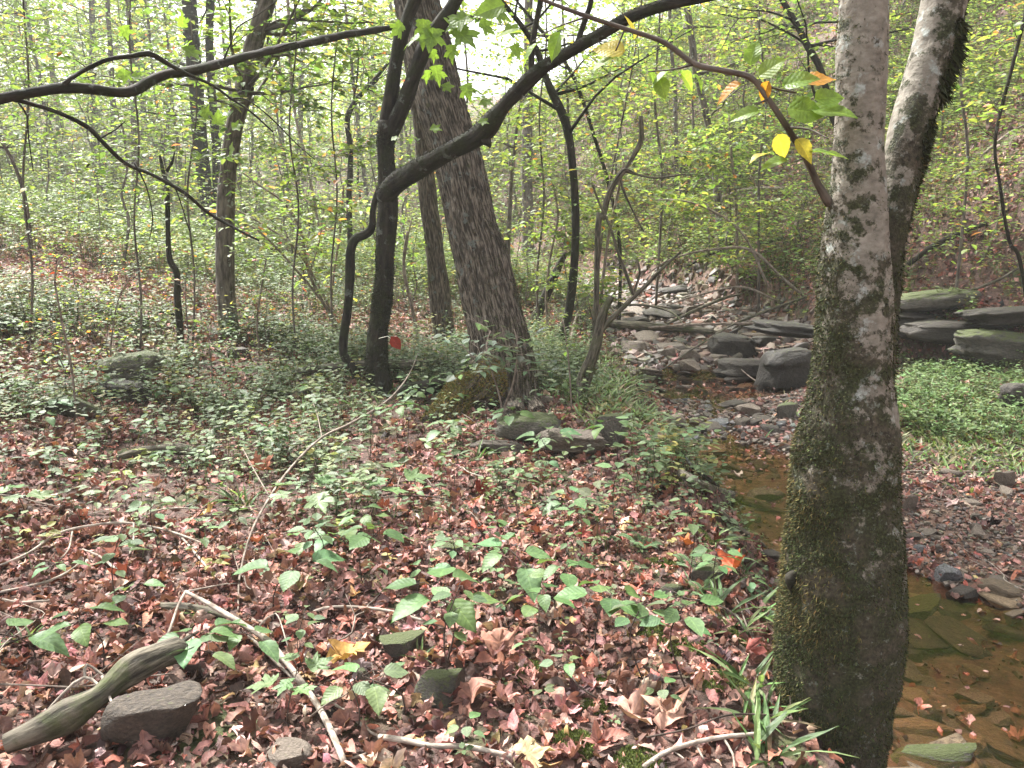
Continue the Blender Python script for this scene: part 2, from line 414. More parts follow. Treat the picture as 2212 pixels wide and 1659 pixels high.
def maple(seed, curl):
    r = np.random.default_rng(seed)
    tips = [(0, 1.0), (0.30, 0.62), (0.52, 0.72), (0.36, 0.38), (0.50, 0.18), (0.14, 0.08)]
    L = [(0.0, 0.0)] + [(x, y) for x, y in reversed(tips[1:])] + [(0.14, 0.60), (0.0, 1.0), (-0.14, 0.60)] + [(-x, y) for x, y in tips[1:]]
    L = [(0, 0), (.10, .03), (.24, .02), (.44, .10), (.34, .17), (.40, .26), (.28, .30), (.44, .42), (.60, .66), (.44, .62), (.40, .72), (.24, .55), (.22, .70), (.12, .78), (.10, .90), (0, 1.05)]
    L = L + [(-x, y) for x, y in reversed(L[1:-1])]; sx = r.uniform(.85, 1.12, 2)
    L = np.array([(x * (sx[0] if x > 0 else sx[1]) * r.uniform(.95, 1.05), y * r.uniform(.95, 1.05)) for x, y in L])
    c = np.array([0, .38]); mid = c + (L - c) * .5; n = len(L); a1, a2, a3 = r.uniform(-1, 1, 3); ph = r.uniform(0, 6)
    v = np.concatenate([c[None], mid, L]); x, y = v[:, 0], v[:, 1]
    z = curl * (a1 * x * x * 1.8 + a2 * (y - .5) ** 2 * 1.6 + a3 * x * (y - .4) + .20 * np.sin(7 * x + ph) * np.cos(6 * y + ph) + .05 * np.abs(x) + r.uniform(-.05, .05, x.shape))
    k = np.arange(n); k2 = (k + 1) % n
    f = np.concatenate([np.stack([0 * k, 1 + k, 1 + k2], -1), np.stack([1 + k, 1 + n + k, 1 + n + k2], -1), np.stack([1 + k, 1 + n + k2, 1 + k2], -1)])
    return np.concatenate([v, z[:, None]], 1), f

def oval(wd, fold, droop, n=4, ser=0.0, wav=0.0, ph=0.0):
    t = np.linspace(0, 1, n + 1); wv = wd * np.sin(np.pi * t ** 0.8) ** 0.85 * 0.5 * (1 + ser * (-1) ** np.arange(n + 1)) * (1 - .25 * t ** 4)
    V = []; F = []
    for i, (tt, ww) in enumerate(zip(t, wv)):
        z = -droop * tt * tt
        V += [(-ww, tt - .5 * ser * (ww > 0), z + fold * ww + wav * math.sin(9 * tt + ph)), (0, tt, z), (ww, tt - .5 * ser * (ww > 0), z + fold * ww + wav * math.sin(8 * tt + ph + 2))]
    for i in range(n):
        b = 3 * i
        F += [(b, b + 1, b + 4), (b, b + 4, b + 3), (b + 1, b + 2, b + 5), (b + 1, b + 5, b + 4)]
    return np.array(V), np.array(F)

def crumple(T, seed, amt):
    r = np.random.default_rng(seed); V, F = T; V = V.copy()
    V[:, 2] += amt * r.uniform(-1, 1, len(V)) + amt * 2 * (r.uniform(-1, 1) * V[:, 0] ** 2 * 3 + r.uniform(-1, 1) * (V[:, 1] - .5) ** 2 * 2); V[:, :2] += amt * .4 * r.uniform(-1, 1, (len(V), 2)); return V, F
T_maple = [maple(i, 0.16) for i in range(4)]
T_dead = [maple(20 + i, 1.0) for i in range(8)] + [crumple(oval(.45 + .06 * (i % 4), .6 * (-1) ** i, .3, 5, 0, .05, i), 30 + i, .07) for i in range(26)]
T_deadfar = [crumple(oval(.7, .3, .1, 2), 50 + i, .14) for i in range(5)]
T_oval = [oval(.62, .22, .12), oval(.55, .3, .2), oval(.7, .15, .05)]
T_broad = [oval(.74, .16, .16, 12, .05, .02), oval(.66, .22, .24, 12, .05, .03, 2), oval(.82, .10, .10, 12, .06, .025, 4), oval(.6, .3, .3, 12, .04, .02, 5)]
T_far = [oval(.62, .25, .1, 2), oval(.7, .1, .05, 2)]
T_blade = [oval(.09, .4, .55, 4), oval(.07, .4, .8, 4), oval(.11, .3, .3, 4)]

def scatter(acc, tpls, pos, d, n, s, col, rng):
    pos = np.atleast_2d(pos); k = len(pos)
    if k == 0: return
    d = nrm(d); x = nrm(np.cross(d, n)); n2 = np.cross(x, d)
    s = np.broadcast_to(s, (k,)); col = np.broadcast_to(col, (k, 3)); pick = rng.integers(0, len(tpls), k)
    for i, (V, F) in enumerate(tpls):
        q = np.where(pick == i)[0]
        if not len(q): continue
        L = V[None] * s[q][:, None, None]
        Wd = pos[q][:, None] + L[..., 0:1] * x[q][:, None] + L[..., 1:2] * d[q][:, None] + L[..., 2:3] * n2[q][:, None]
        FF = F[None] + (np.arange(len(q)) * len(V))[:, None, None]
        acc.add(Wd.reshape(-1, 3), FF.reshape(-1, 3), np.repeat(col[q], len(V), 0), np.tile(V, (len(q), 1)) + (q % 97)[:, None].repeat(len(V), 0).reshape(-1, 1) * np.array([0, 0, 1.]))

def pal(rng, n, cols, wts, j=0.22):
    c = np.array(cols, float); w_ = np.array(wts, float); w_ /= w_.sum()
    o = c[rng.choice(len(c), n, p=w_)]
    return np.clip(o * (1 + j * rng.normal(size=(n, 1))) * (1 + 0.07 * rng.normal(size=(n, 3))), 0.004, 0.9)
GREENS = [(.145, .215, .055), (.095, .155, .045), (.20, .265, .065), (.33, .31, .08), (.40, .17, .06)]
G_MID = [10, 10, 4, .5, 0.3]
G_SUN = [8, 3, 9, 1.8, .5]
LOWG = [(.125, .17, .085), (.085, .125, .055), (.16, .205, .09), (.25, .24, .08)]
DEAD = [(.25, .118, .098), (.34, .18, .15), (.14, .066, .054), (.42, .29, .25), (.29, .10, .07), (.08, .046, .04), (.40, .26, .12)]
DW = [9, 7, 5, 3, 2.5, 3, .5]

# ------------------------------------------------------------------ tubes
def spline(pts, rad, step):
    pts = np.array(pts, float); rad = np.array(rad, float)
    if len(pts) < 3: pts = np.stack([pts[0], pts.mean(0), pts[-1]]); rad = np.array([rad[0], rad.mean(), rad[-1]])
    Pp = np.concatenate([[2 * pts[0] - pts[1]], pts, [2 * pts[-1] - pts[-2]]]); O = []; Rr = []
    for i in range(1, len(Pp) - 2):
        L = np.linalg.norm(Pp[i + 1] - Pp[i]); n = max(2, int(L / step)); t = np.linspace(0, 1, n, endpoint=False)[:, None]
        p0, p1, p2, p3 = Pp[i - 1], Pp[i], Pp[i + 1], Pp[i + 2]
        O.append(0.5 * (2 * p1 + (p2 - p0) * t + (2 * p0 - 5 * p1 + 4 * p2 - p3) * t ** 2 + (3 * p1 - p0 - 3 * p2 + p3) * t ** 3))
        Rr.append(rad[i - 1] + (rad[i] - rad[i - 1]) * t[:, 0])
    O.append(pts[-1:]); Rr.append(rad[-1:])
    return np.concatenate(O), np.concatenate(Rr)

def tube(acc, pts, rad, sides=8, step=None, disp=None, bcoff=0.0, col=None):
    if step: pts, rad = spline(pts, rad, step)
    pts = np.asarray(pts, float); rad = np.asarray(rad, float); n = len(pts)
    T = nrm(np.gradient(pts, axis=0)); ref = np.array([1., 0, 0]) if abs(T[0][0]) < .8 else np.array([0, 1., 0])
    U = np.zeros_like(pts); u = nrm(ref - T[0] * ref.dot(T[0]))
    for i in range(n):
        u = u - T[i] * u.dot(T[i]); u = u / (np.linalg.norm(u) + 1e-9); U[i] = u
    Vv = np.cross(T, U); an = np.linspace(0, 2 * np.pi, sides, endpoint=False)
    ca, sa = np.cos(an), np.sin(an)
    s = np.concatenate([[0], np.cumsum(np.linalg.norm(np.diff(pts, axis=0), axis=1))])
    rr = np.broadcast_to(rad[:, None], (n, sides)).copy()
    BC = np.stack([rr * ca + bcoff, rr * sa + bcoff * .7, np.broadcast_to(s[:, None], rr.shape) + bcoff], -1)
    if disp is not None: rr = rr * (1 + disp(BC, s[:, None] + 0 * rr, an[None] + 0 * rr))
    V = pts[:, None] + rr[..., None] * (ca[None, :, None] * U[:, None] + sa[None, :, None] * Vv[:, None])
    ix = np.arange(n * sides).reshape(n, sides)
    F = np.stack([ix[:-1], np.roll(ix[:-1], -1, 1), np.roll(ix[1:], -1, 1), ix[1:]], -1).reshape(-1, 4)
    c0, c1 = n * sides, n * sides + 1
    caps = np.concatenate([np.stack([np.full(sides, c0), np.roll(ix[0], -1), ix[0]], -1), np.stack([np.full(sides, c1), ix[-1], np.roll(ix[-1], -1)], -1)])
    VV = np.concatenate([V.reshape(-1, 3), pts[:1], pts[-1:]]); BB = np.concatenate([BC.reshape(-1, 3), BC[0].mean(0)[None], BC[-1].mean(0)[None]])
    C = None
    if col is not None:
        cc = col(V, s[:, None] + 0 * rr, an[None] + 0 * rr); cc = np.stack([cc, cc, cc], -1).reshape(-1, 3); C = np.concatenate([cc, cc[:1], cc[-1:]])
    acc.add(VV, [F, caps], C, BB)
    return VV, F

def rough_disp(amp, f=6, s=0, lump=0.0):
    return lambda BC, L, A: amp * vn(BC * np.array([1, 1, .35]), 22, s) + amp * 1.2 * vn(BC, f, s + 1) + lump * vn(BC, 2.2, s + 2)

def fibres(acc, V, F, n, rng, size, weight=None, cols=None, wts=None, down=0.5, out=0.6, wdt=0.22):
    """moss: n short tapering shoots rooted on the quads F of V"""
    q = V[F[:, :4]]; c = q.mean(1); nn = np.cross(q[:, 2] - q[:, 0], q[:, 3] - q[:, 1]); ar = np.linalg.norm(nn, axis=1); nn = nrm(nn)
    w_ = ar * (weight(c, nn) if weight is not None else 1.0); w_ = np.maximum(w_, 0)
    if w_.sum() <= 0: return
    k = rng.choice(len(F), n, p=w_ / w_.sum()); uv = rng.random((n, 2, 1))
    A, B, C_, D = (q[k, i] for i in range(4))
    p = (A * (1 - uv[:, 0]) + B * uv[:, 0]) * (1 - uv[:, 1]) + (D * (1 - uv[:, 0]) + C_ * uv[:, 0]) * uv[:, 1]
    d = nrm(nn[k] * out + np.array([0, 0, -down]) + rng.normal(size=(n, 3)) * .45)
    L = size * rng.uniform(.5, 1.4, (n, 1)); side = nrm(np.cross(d, rng.normal(size=(n, 3)))) * L * wdt
    p = p - nn[k] * size * .15
    tri = np.stack([p - side, p + side, p + d * L], 1).reshape(-1, 3)
    col = pal(rng, n, cols or [(.045, .052, .018), (.020, .023, .009), (.10, .085, .032), (.065, .085, .028), (.05, .038, .022)], wts or [3, 4, 1.5, 3, 2], .3)
    acc.add(tri, np.arange(3 * n).reshape(-1, 3), np.repeat(col, 3, 0))

# ------------------------------------------------------------------ leafy branch systems
def poly_branch(rng, p0, d0, L, n=6, jit=.18, lift=0.0):
    pts = [np.array(p0, float)]; d = nrm(np.array(d0, float))
    for i in range(n):
        d = nrm(d + rng.normal(size=3) * jit + np.array([0, 0, lift])); pts.append(pts[-1] + d * L / n)
    return np.array(pts)

def leaves_on(rng, pts, per, s, lp, ld, droop=.1):
    L = np.linalg.norm(np.diff(pts, axis=0), axis=1).sum(); n = max(2, int(L * per))
    t = np.sort(rng.random(n)) * .98 + .02; f = t * (len(pts) - 1); i = np.minimum(f.astype(int), len(pts) - 2); fr = (f - i)[:, None]
    p = pts[i] * (1 - fr) + pts[i + 1] * fr; T = nrm(pts[i + 1] - pts[i])
    side = nrm(np.cross(T, UP)) * np.where(np.arange(n) % 2 == 0, 1, -1)[:, None]
    d = nrm(T * .5 + side + rng.normal(size=(n, 3)) * .25 - UP * droop)
    lp.append(p + d * .01); ld.append(d)

def tree_geo(seed, H, r0, start, nb, blen, up, per, nsub=5, wave=.02, sub_len=.42, sides=8, foot=1.35):
    rng = np.random.default_rng(seed); A = Acc(); lp = []; ld = []
    n = 12; z = np.linspace(0, H, n); wx = np.cumsum(rng.normal(size=n)) * wave * H / 4; wy = np.cumsum(rng.normal(size=n)) * wave * H / 4
    wx -= wx[0]; wy -= wy[0]
    tr = np.stack([wx, wy, z - .15], -1); rr = r0 * (1 - .8 * (z / H) ** 1.1); rr[0] *= foot
    tube(A, tr, rr, sides, H / 30, rough_disp(.05, 5, seed))
    az = rng.uniform(0, 6.28)
    for i in range(nb):
        t = start + (0.97 - start) * (i + rng.random() * .7) / nb; az += 2.4 + rng.normal() * .3
        p = np.array([np.interp(t * H, z, tr[:, k]) for k in range(3)]); L = blen * (1 - .55 * (t - start) / (1 - start)) * rng.uniform(.65, 1.2)
        b = poly_branch(rng, p, (math.cos(az), math.sin(az), up * (1 + t)), L, 6, .16, -.02)
        rb = max(.004, r0 * .32 * (1 - .6 * t)); tube(A, b, np.linspace(rb, rb * .25, len(b)), 5)
        leaves_on(rng, b[2:], per * .6, 0, lp, ld)
        for k in range(nsub):
            f = rng.uniform(.25, .98) * (len(b) - 1); j = min(int(f), len(b) - 2); q = b[j] * (1 - f + j) + b[j + 1] * (f - j)
            T = nrm(b[j + 1] - b[j]); sd_ = nrm(np.cross(T, UP)) * (1 if k % 2 else -1)
            sb = poly_branch(rng, q, T * .6 + sd_ * .8 + np.array([0, 0, rng.uniform(-.1, .15)]), L * sub_len * rng.uniform(.5, 1.2), 4, .2, -.02)
            tube(A, sb, np.linspace(rb * .35, rb * .12, len(sb)), 3)
            leaves_on(rng, sb, per, 0, lp, ld)
    return A, np.concatenate(lp), np.concatenate(ld), rng

def foliage(lp, ld, rng, tpls, s, cols, wts, tilt=.35, m=M_leaf, name="foliage", keep=1.0):
    k = rng.random(len(lp)) < keep; lp, ld = lp[k], ld[k]; n = len(lp); a_ = Acc()
    scatter(a_, tpls, lp, ld, nrm(UP + rng.normal(size=(n, 3)) * tilt), s * rng.uniform(.6, 1.25, n), pal(rng, n, cols, wts), rng)
    return mesh(name, a_, m, False)

# ------------------------------------------------------------------ trees drawn from their own course
def path3(pts, Y0=None):
    """[(px, py, width[, Y])]; without Y the first point stands on the ground"""
    out = []; rad = []; Y = Y0
    for i, q in enumerate(pts):
        if len(q) > 3: Y = q[3]; p = P(q[0], q[1], Y)
        elif Y is None: p = G(q[0], q[1]); Y = p[1]
        else: p = P(q[0], q[1], Y)
        out.append(p); rad.append(q[2] / 2 / FPX * proj(p)[2])
    return np.array(out), np.array(rad)

def extend(pts, rad, L, n=4, bend=.08, rng=None, taper=.5, toz=True):
    d = nrm(pts[-1] - pts[-2]); p = pts[-1]; o = [pts]; r = [rad]
    for i in range(n):
        d = nrm(d + (rng.normal(size=3) * bend if rng is not None else 0) + (UP * .12 if toz else 0)); p = p + d * L / n
        o.append(p[None]); r.append([rad[-1] * (1 - (1 - taper) * (i + 1) / n)])
    return np.concatenate(o), np.concatenate(r)

def crown_on(base, trunks, seed, z0, nb, blen, per, s, cols, wts, tpls, up=.25, tilt=.4, mt=None, parent=None, sub=5, keep=1.0, acc=None):
    """limbs and leaves growing from the given trunk lines above height z0"""
    rng = np.random.default_rng(seed); A = acc if acc is not None else Acc(); lp = []; ld = []; az = rng.uniform(0, 6)
    for (pts, rad) in trunks:
        L = np.linspace(0, 1, len(pts)); ok = np.where(pts[:, 2] > z0)[0]
        if not len(ok): continue
        for i in range(nb):
            j = rng.choice(ok); az += 2.4 + rng.normal() * .4
            b = poly_branch(rng, pts[j], (math.cos(az), math.sin(az), up), blen * rng.uniform(.5, 1.2), 6, .18, .0)
            rb = max(.005, min(rad[j] * .5, blen * .012)); tube(A, b, np.linspace(rb, rb * .2, len(b)), 5)
            leaves_on(rng, b[1:], per * .6, 0, lp, ld)
            for k in range(sub):
                q = b[rng.integers(1, len(b) - 1)]; sb = poly_branch(rng, q, (b[-1] - b[0]) * .5 / blen + np.append(rng.normal(size=2) * .8, rng.normal() * .15), blen * .4 * rng.uniform(.5, 1.2), 4, .2)
                tube(A, sb, np.linspace(rb * .3, rb * .1, len(sb)), 3); leaves_on(rng, sb, per, 0, lp, ld)
    lp = np.concatenate(lp) - base; ld = np.concatenate(ld)
    l = ob("limbs", mesh("limbs", local(A, base), mt or M_bark_grey), parent) if acc is None else None
    f = ob("foliage", foliage(lp, ld, rng, tpls, s, cols, wts, tilt, keep=keep), parent)
    return l, f

# ---- the mossy twin-stemmed tree in the right foreground
YT = 2.55
def twin_tree():
    L1 = [(1790, 1900, 250, YT), (1788, 1720, 232, YT), (1790, 1600, 222, YT), (1806, 1450, 246, YT), (1816, 1300, 250, YT), (1822, 1200, 236, YT), (1824, 1090, 214, YT), (1830, 960, 206, YT), (1836, 880, 184, YT), (1842, 790, 158, YT), (1848, 680, 150, YT),
          (1846, 580, 142, YT), (1848, 500, 126, YT), (1850, 430, 116, YT), (1856, 300, 106, YT), (1861, 150, 108, YT), (1866, 0, 106, YT), (1870, -140, 104, YT)]
    L2 = [(1866, 900, 100, YT + .05), (1886, 760, 88, YT + .08), (1901, 640, 76, YT + .1), (1914, 540, 74, YT + .1), (1932, 450, 80, YT + .1), (1960, 300, 88, YT + .12), (2004, 150, 92, YT + .15), (2040, 0, 92, YT + .18), (2072, -140, 90, YT + .2)]
    base = G(1790, 1740); base = np.array([P(1790, 1760, YT)[0], YT, Hf(P(1790, 1760, YT)[0], YT)])
    t = empty("mossy_tree", base, "thick twin-stemmed tree with moss and pale lichen, filling the right foreground", "tree")
    rng = np.random.default_rng(3); trunks = []
    for k, L in enumerate((L1, L2)):
        p, r = path3(L); h = P(0, 800, YT)[2]
        p, r = extend(p, r, 5.0, 5, .05, rng, .6); A = Acc()
        def col(V, s, a_, k=k):
            z = V[..., 2]; ang = np.cos(a_ - (2.4 if k == 0 else 5.2))
            return np.clip((0.335 - 0.135 * (z - .2)) + 0.05 * ang * (1 if k == 0 else 2.2) - .06, 0, 1)
        V, F = tube(A, p, r, 72, .013, (lambda B_, L_, A_, k=k: .035 * vn(B_ * np.array([1, 1, .5]), 24, 4 + k) + .045 * vn(B_, 8, 5 + k) + .07 * vn(B_, 2.2, 6 + k) + .02 * vn(B_, 60, 9)), col=col, bcoff=k * 3.3)
        ob("trunk", mesh("trunk", local(A, base), M_near), t); trunks.append((p, r))
        B = Acc()
        def wgt(c, nn):
            low = np.clip((1.75 - c[:, 2]) / 1.3, 0.02, 1) if k == 0 else np.clip((c[:, 2] - 1.0) * .8, 0.02, 1) * np.clip(nn[:, 0] * 1.6 - .35, 0, 1) * 2.2
            side = .35 + 1.5 * np.clip(-nn[:, 0] if k == 0 else nn[:, 0], 0, 1)
            patch = sm((vn(c, 9, 5) * .6 + vn(c, 22, 6) * .4 + .35) / .3)
            return low * side * (0.04 + patch) * (c[:, 2] < 3.3) * (c[:, 2] > -.6)
        fibres(B, V, F, 120000 if k == 0 else 15000, rng, .0095 if k == 0 else .012, wgt, down=.5)
        if k == 0: fibres(B, V, F, 16000, rng, .017, lambda c, nn: np.clip(-nn[:, 0] - .25, 0, 1) * np.clip(1.5 - c[:, 2], .05, 1) * sm((vn(c, 6, 15) + .35) / .4), cols=[(.09, .075, .025), (.13, .10, .035), (.05, .05, .018)], wts=[2, 2, 2], down=.5, wdt=.12)
        if k == 1: fibres(B, V, F, 14000, rng, .022, lambda c, nn: np.clip(nn[:, 0] - .2, 0, 1) * sm((vn(c, 7, 25) + .1) / .3) * np.clip(c[:, 2] - 1.5, 0.02, 1) * (c[:, 2] < 2.7), cols=[(.03, .032, .014), (.05, .052, .02), (.02, .022, .01)], wts=[1, 1, 1], down=.8, out=.45, wdt=.16)
        if k == 1: fibres(B, V, F, 3000, rng, .05, lambda c, nn: np.clip(nn[:, 0] - .3, 0, 1) * (c[:, 2] > 2.0) * (c[:, 2] < 2.22), cols=[(.02, .022, .01), (.035, .038, .014)], wts=[1, 1], down=1.2, out=.3, wdt=.10)
        ob("moss", mesh("moss", local(B, base), M_moss, False), t)
    # knot hole on the left flank: its shade is a near-black lump, with a torn dark rim
    A = Acc(); c = P(1722, 1262, YT - .045)
    rim = [c + np.array([.028 * math.cos(q) , -.012 + .006 * math.sin(3 * q), .05 * math.sin(q)]) for q in np.linspace(0, 2 * np.pi, 13)]
    tube(A, rim, np.array([.008, .012, .017, .012, .009, .013, .008, .006, .010, .015, .010, .007, .008]), 10, .005, rough_disp(.7, 26, 9)); ob("knot_rim", mesh("knot_rim", local(A, base), M_bark_dark), t)
    A = Acc(); tube(A, [c + [.004, -.002, .040], c + [.008, -.008, .0], c + [0.006, -.002, -.042]], [.014, .034, .016], 14, .006, rough_disp(.5, 24, 10))
    ob("knot_hole_shade", mesh("knot_hole_shade", local(A, base), M_hole), t)
    # the slender side branch that crosses the top of the picture
    br = [(1792, 440, 20, YT), (1768, 400, 16, YT - .02), (1740, 340, 15, YT - .05), (1700, 275, 13, YT - .08), (1660, 215, 13, YT - .1), (1622, 168, 13, YT - .1), (1560, 152, 12, YT - .12), (1500, 138, 12, YT - .14), (1435, 92, 12, YT - .16), (1350, 62, 10, YT - .2), (1270, 36, 9, YT - .25), (1170, -2, 8, YT - .3), (1060, -60, 7, YT - .35)]
    A = Acc(); p, r = path3(br); tube(A, p, r, 12, .02, rough_disp(.08, 8, 2))
    for q in ([(1622, 168, 7, YT - .1), (1670, 190, 5, YT - .08), (1720, 200, 4, YT - .05)], [(1500, 138, 6, YT - .14), (1455, 150, 4, YT - .16), (1400, 155, 3, YT - .18)], [(1700, 275, 6, YT - .08), (1750, 280, 4, YT - .12), (1790, 300, 3, YT - .2)], [(1740, 340, 5, YT - .05), (1715, 350, 3, YT - .1)], [(1350, 62, 5, YT - .2), (1330, 110, 3, YT - .2)], [(1660, 215, 6, YT - .1), (1630, 225, 3, YT - .15)], [(1270, 36, 5, YT - .25), (1200, 60, 3, YT - .3), (1150, 90, 2, YT - .3)]):
        pp, r2 = path3(q); tube(A, pp, r2, 7, .02)
    b = ob("branch", mesh("branch", local(A, base), M_bark_grey), t)
    LV = [(1400, 150, 38, -60, 0), (1425, 168, 34, -80, 1), (1452, 150, 40, -150, 0), (1350, 110, 50, 170, 3), (1330, 125, 44, 200, 0), (1470, 158, 42, -40, 1), (1500, 160, 30, -60, 0), (1690, 185, 60, 20, 0), (1730, 175, 50, 5, 2), (1750, 235, 70, -8, 0), (1700, 235, 60, -10, 0), (1640, 240, 46, 190, 0), (1680, 290, 40, -70, 3), (1720, 300, 44, -60, 3),
          (1700, 345, 46, 190, 0), (1745, 330, 44, 10, 0), (1662, 330, 40, 195, 3), (1780, 335, 36, 5, 1), (1600, 180, 46, 215, 2), (1640, 165, 44, 45, 1), (1760, 215, 50, 12, 0), (1370, 85, 36, 100, 3), (1250, 60, 40, 200, 1), (1210, 70, 46, 250, 0), (1160, 95, 50, 230, 0), (1130, 70, 44, 180, 1), (1090, 10, 50, 200, 0), (1660, 175, 34, -100, 2), (1620, 140, 40, 80, 0)]
    B = Acc(); cols = [(.15, .24, .04), (.19, .27, .05), (.42, .20, .03), (.38, .32, .05)]
    for (x, y, s_, an, ci) in LV:
        c = P(x, y, YT - .12); an = math.radians(an); d = np.array([math.cos(an), rng.uniform(-.5, .5), math.sin(an) * .8])
        scatter(B, T_broad, c[None], d[None], nrm(UP * .8 + np.array([0, -.5, 0]) + rng.normal(size=3) * .25)[None], np.array([s_ / FPX * 3.3]), np.array([cols[ci]]), rng)
    ob("leaves", mesh("leaves", local(B, base), M_leaf, False), b)
    crown_on(base, trunks, 31, 4.2, 16, 2.4, 9, .13, GREENS, G_MID, T_far, mt=M_bark_grey, parent=t)
    return t
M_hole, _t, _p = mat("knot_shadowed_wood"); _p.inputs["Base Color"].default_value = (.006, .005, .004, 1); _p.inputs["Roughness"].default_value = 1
twin_tree()

# ---- the dark forked understory tree
def forked_tree():
    trunk = [(832, 905, 62), (822, 850, 52), (813, 770, 42), (818, 700, 40), (829, 620, 40), (833, 520, 42), (838, 440, 46), (836, 380, 42), (833, 320, 40), (838, 262, 44)]
    g = G(825, 855); Y = g[1]; trunk = [(x, y, w_, Y) for x, y, w_ in trunk]
    base = g; t = empty("forked_tree", base, "dark forked tree with a heavy limb sweeping up right, left of the big leaning trunk", "tree")
    rng = np.random.default_rng(11); A = Acc(); p, r = path3(trunk); V, F = tube(A, p, r, 28, .04, rough_disp(.07, 5, 21, .08))
    st = [(836, 290, 36, Y), (840, 240, 32, Y), (847, 190, 30, Y - .05), (856, 130, 30, Y - .05), (868, 75, 30, Y - .05), (884, 30, 30, Y), (900, -10, 30, Y), (915, -60, 28, Y)]
    p1, r1 = path3(st); p1, r1 = extend(p1, r1, 3, 4, .05, rng); tube(A, p1, r1, 20, .04, rough_disp(.07, 5, 22, .06))
    st = [(842, 300, 30, Y), (856, 262, 34, Y - .05), (872, 225, 32, Y - .1), (892, 170, 32, Y - .15), (915, 110, 32, Y - .2), (945, 62, 30, Y - .25), (975, 20, 28, Y - .3), (1000, -30, 26, Y - .3)]
    p2, r2 = path3(st); p2, r2 = extend(p2, r2, 2.5, 4, .05, rng); tube(A, p2, r2, 20, .04, rough_disp(.09, 5, 23, .08), bcoff=2)
    o_t = ob("trunk", mesh("trunk", local(A, base), M_bark_dark), t)
    A = Acc()
    limb = [(832, 425, 40, Y), (850, 400, 42, Y - .15), (885, 376, 40, Y - .35), (930, 350, 38, Y - .6), (985, 320, 40, Y - .8), (1030, 295, 44, Y - .9), (1062, 262, 42, Y - 1), (1090, 228, 30, Y - 1.05), (1130, 185, 30, Y - 1.1), (1175, 145, 30, Y - 1.15), (1230, 112, 28, Y - 1.3), (1290, 78, 27, Y - 1.5), (1345, 45, 27, Y - 1.6), (1400, 22, 27, Y - 1.8), (1470, 4, 27, Y - 1.9), (1560, -16, 26, Y - 2), (1680, -50, 24, Y - 2.2)]
    pl, rl = path3(limb); Vl, Fl = tube(A, pl, rl, 24, .03, rough_disp(.10, 6, 25, .12), bcoff=4)
    tube(A, *path3([(1046, 300, 22, Y - .95), (1056, 310, 14, Y - .98), (1058, 318, 6, Y - 1)]), 10, .02, rough_disp(.3, 8, 3))
    tube(A, *path3([(862, 380, 12, Y - .1), (885, 362, 10, Y - .12), (908, 345, 8, Y - .15), (924, 328, 6, Y - .15)]), 8, .02, rough_disp(.2, 8, 3))
    for q in ([(1150, 165, 14, Y - 1.1), (1148, 120, 13, Y - 1.1), (1156, 60, 12, Y - 1.1), (1168, 0, 12, Y - 1.1), (1172, -40, 11, Y - 1.1)], [(1245, 100, 12, Y - 1.35), (1258, 60, 12, Y - 1.35), (1275, 10, 11, Y - 1.35), (1282, -40, 10, Y - 1.35)]):
        tube(A, *path3(q), 10, .04, rough_disp(.1, 6, 5))
    lb = ob("limb", mesh("limb", local(A, base), M_bark_dark), t)
    A = Acc()
    left = [(862, 58, 14, Y - .1), (830, 62, 14, Y - .3), (780, 70, 15, Y - .6), (740, 76, 15, Y - .9), (670, 92, 17, Y - 1.3), (600, 106, 18, Y - 1.8), (540, 120, 18, Y - 2.2), (480, 136, 19, Y - 2.5), (420, 152, 20, Y - 2.8), (370, 158, 20, Y - 3), (330, 172, 20, Y - 3.1), (285, 196, 22, Y - 3.2), (240, 198, 20, Y - 3.3), (190, 192, 21, Y - 3.4), (135, 190, 22, Y - 3.5), (80, 198, 22, Y - 3.6), (0, 214, 24, Y - 3.7), (-80, 240, 24, Y - 3.8)]
    tube(A, *path3(left), 16, .03, rough_disp(.10, 6, 27, .1), bcoff=6)
    tube(A, *path3([(135, 188, 13, Y - 3.5), (150, 172, 10, Y - 3.5), (185, 150, 10, Y - 3.4), (235, 128, 10, Y - 3.4), (285, 121, 11, Y - 3.3), (322, 116, 12, Y - 3.3), (360, 136, 10, Y - 3.2), (400, 158, 8, Y - 3.2), (460, 185, 7, Y - 3.1), (500, 214, 6, Y - 3.1), (540, 240, 4, Y - 3.1), (590, 285, 3, Y - 3.1)]), 10, .03, rough_disp(.12, 6, 28))
    tube(A, *path3([(500, 214, 4, Y - 3.1), (530, 214, 3, Y - 3.1), (580, 250, 3, Y - 3.1), (640, 310, 2.5, Y - 3.1), (680, 345, 2, Y - 3.1)]), 7, .04)
    tube(A, *path3([(15, 212, 10, Y - 3.65), (60, 222, 9, Y - 3.6), (130, 245, 9, Y - 3.6), (190, 275, 10, Y - 3.5), (215, 300, 9, Y - 3.5), (270, 352, 9, Y - 3.4), (330, 378, 8, Y - 3.4), (400, 418, 8, Y - 3.4), (450, 460, 7, Y - 3.3), (520, 500, 5, Y - 3.3), (560, 520, 4, Y - 3.3)]), 10, .03, rough_disp(.12, 6, 29))
    for q in ([(40, 222, 5), (58, 250, 4), (62, 300, 3), (72, 370, 2)], [(290, 352, 4), (315, 400, 3), (330, 470, 3), (322, 520, 2)], [(215, 300, 4), (250, 280, 3), (270, 262, 2)], [(355, 385, 3), (380, 410, 3), (410, 500, 2)], [(480, 136, 5), (500, 90, 3), (512, 60, 3), (560, 30, 2), (600, 0, 2)], [(590, 106, 4), (640, 92, 3), (650, 110, 2)]):
        tube(A, *path3([(x, y, w_, Y - 3.4 + (.9 if x > 470 else 0)) for x, y, w_ in q]), 6, .04)
    ob("long_branch", mesh("long_branch", local(A, base), M_bark_dark), t)
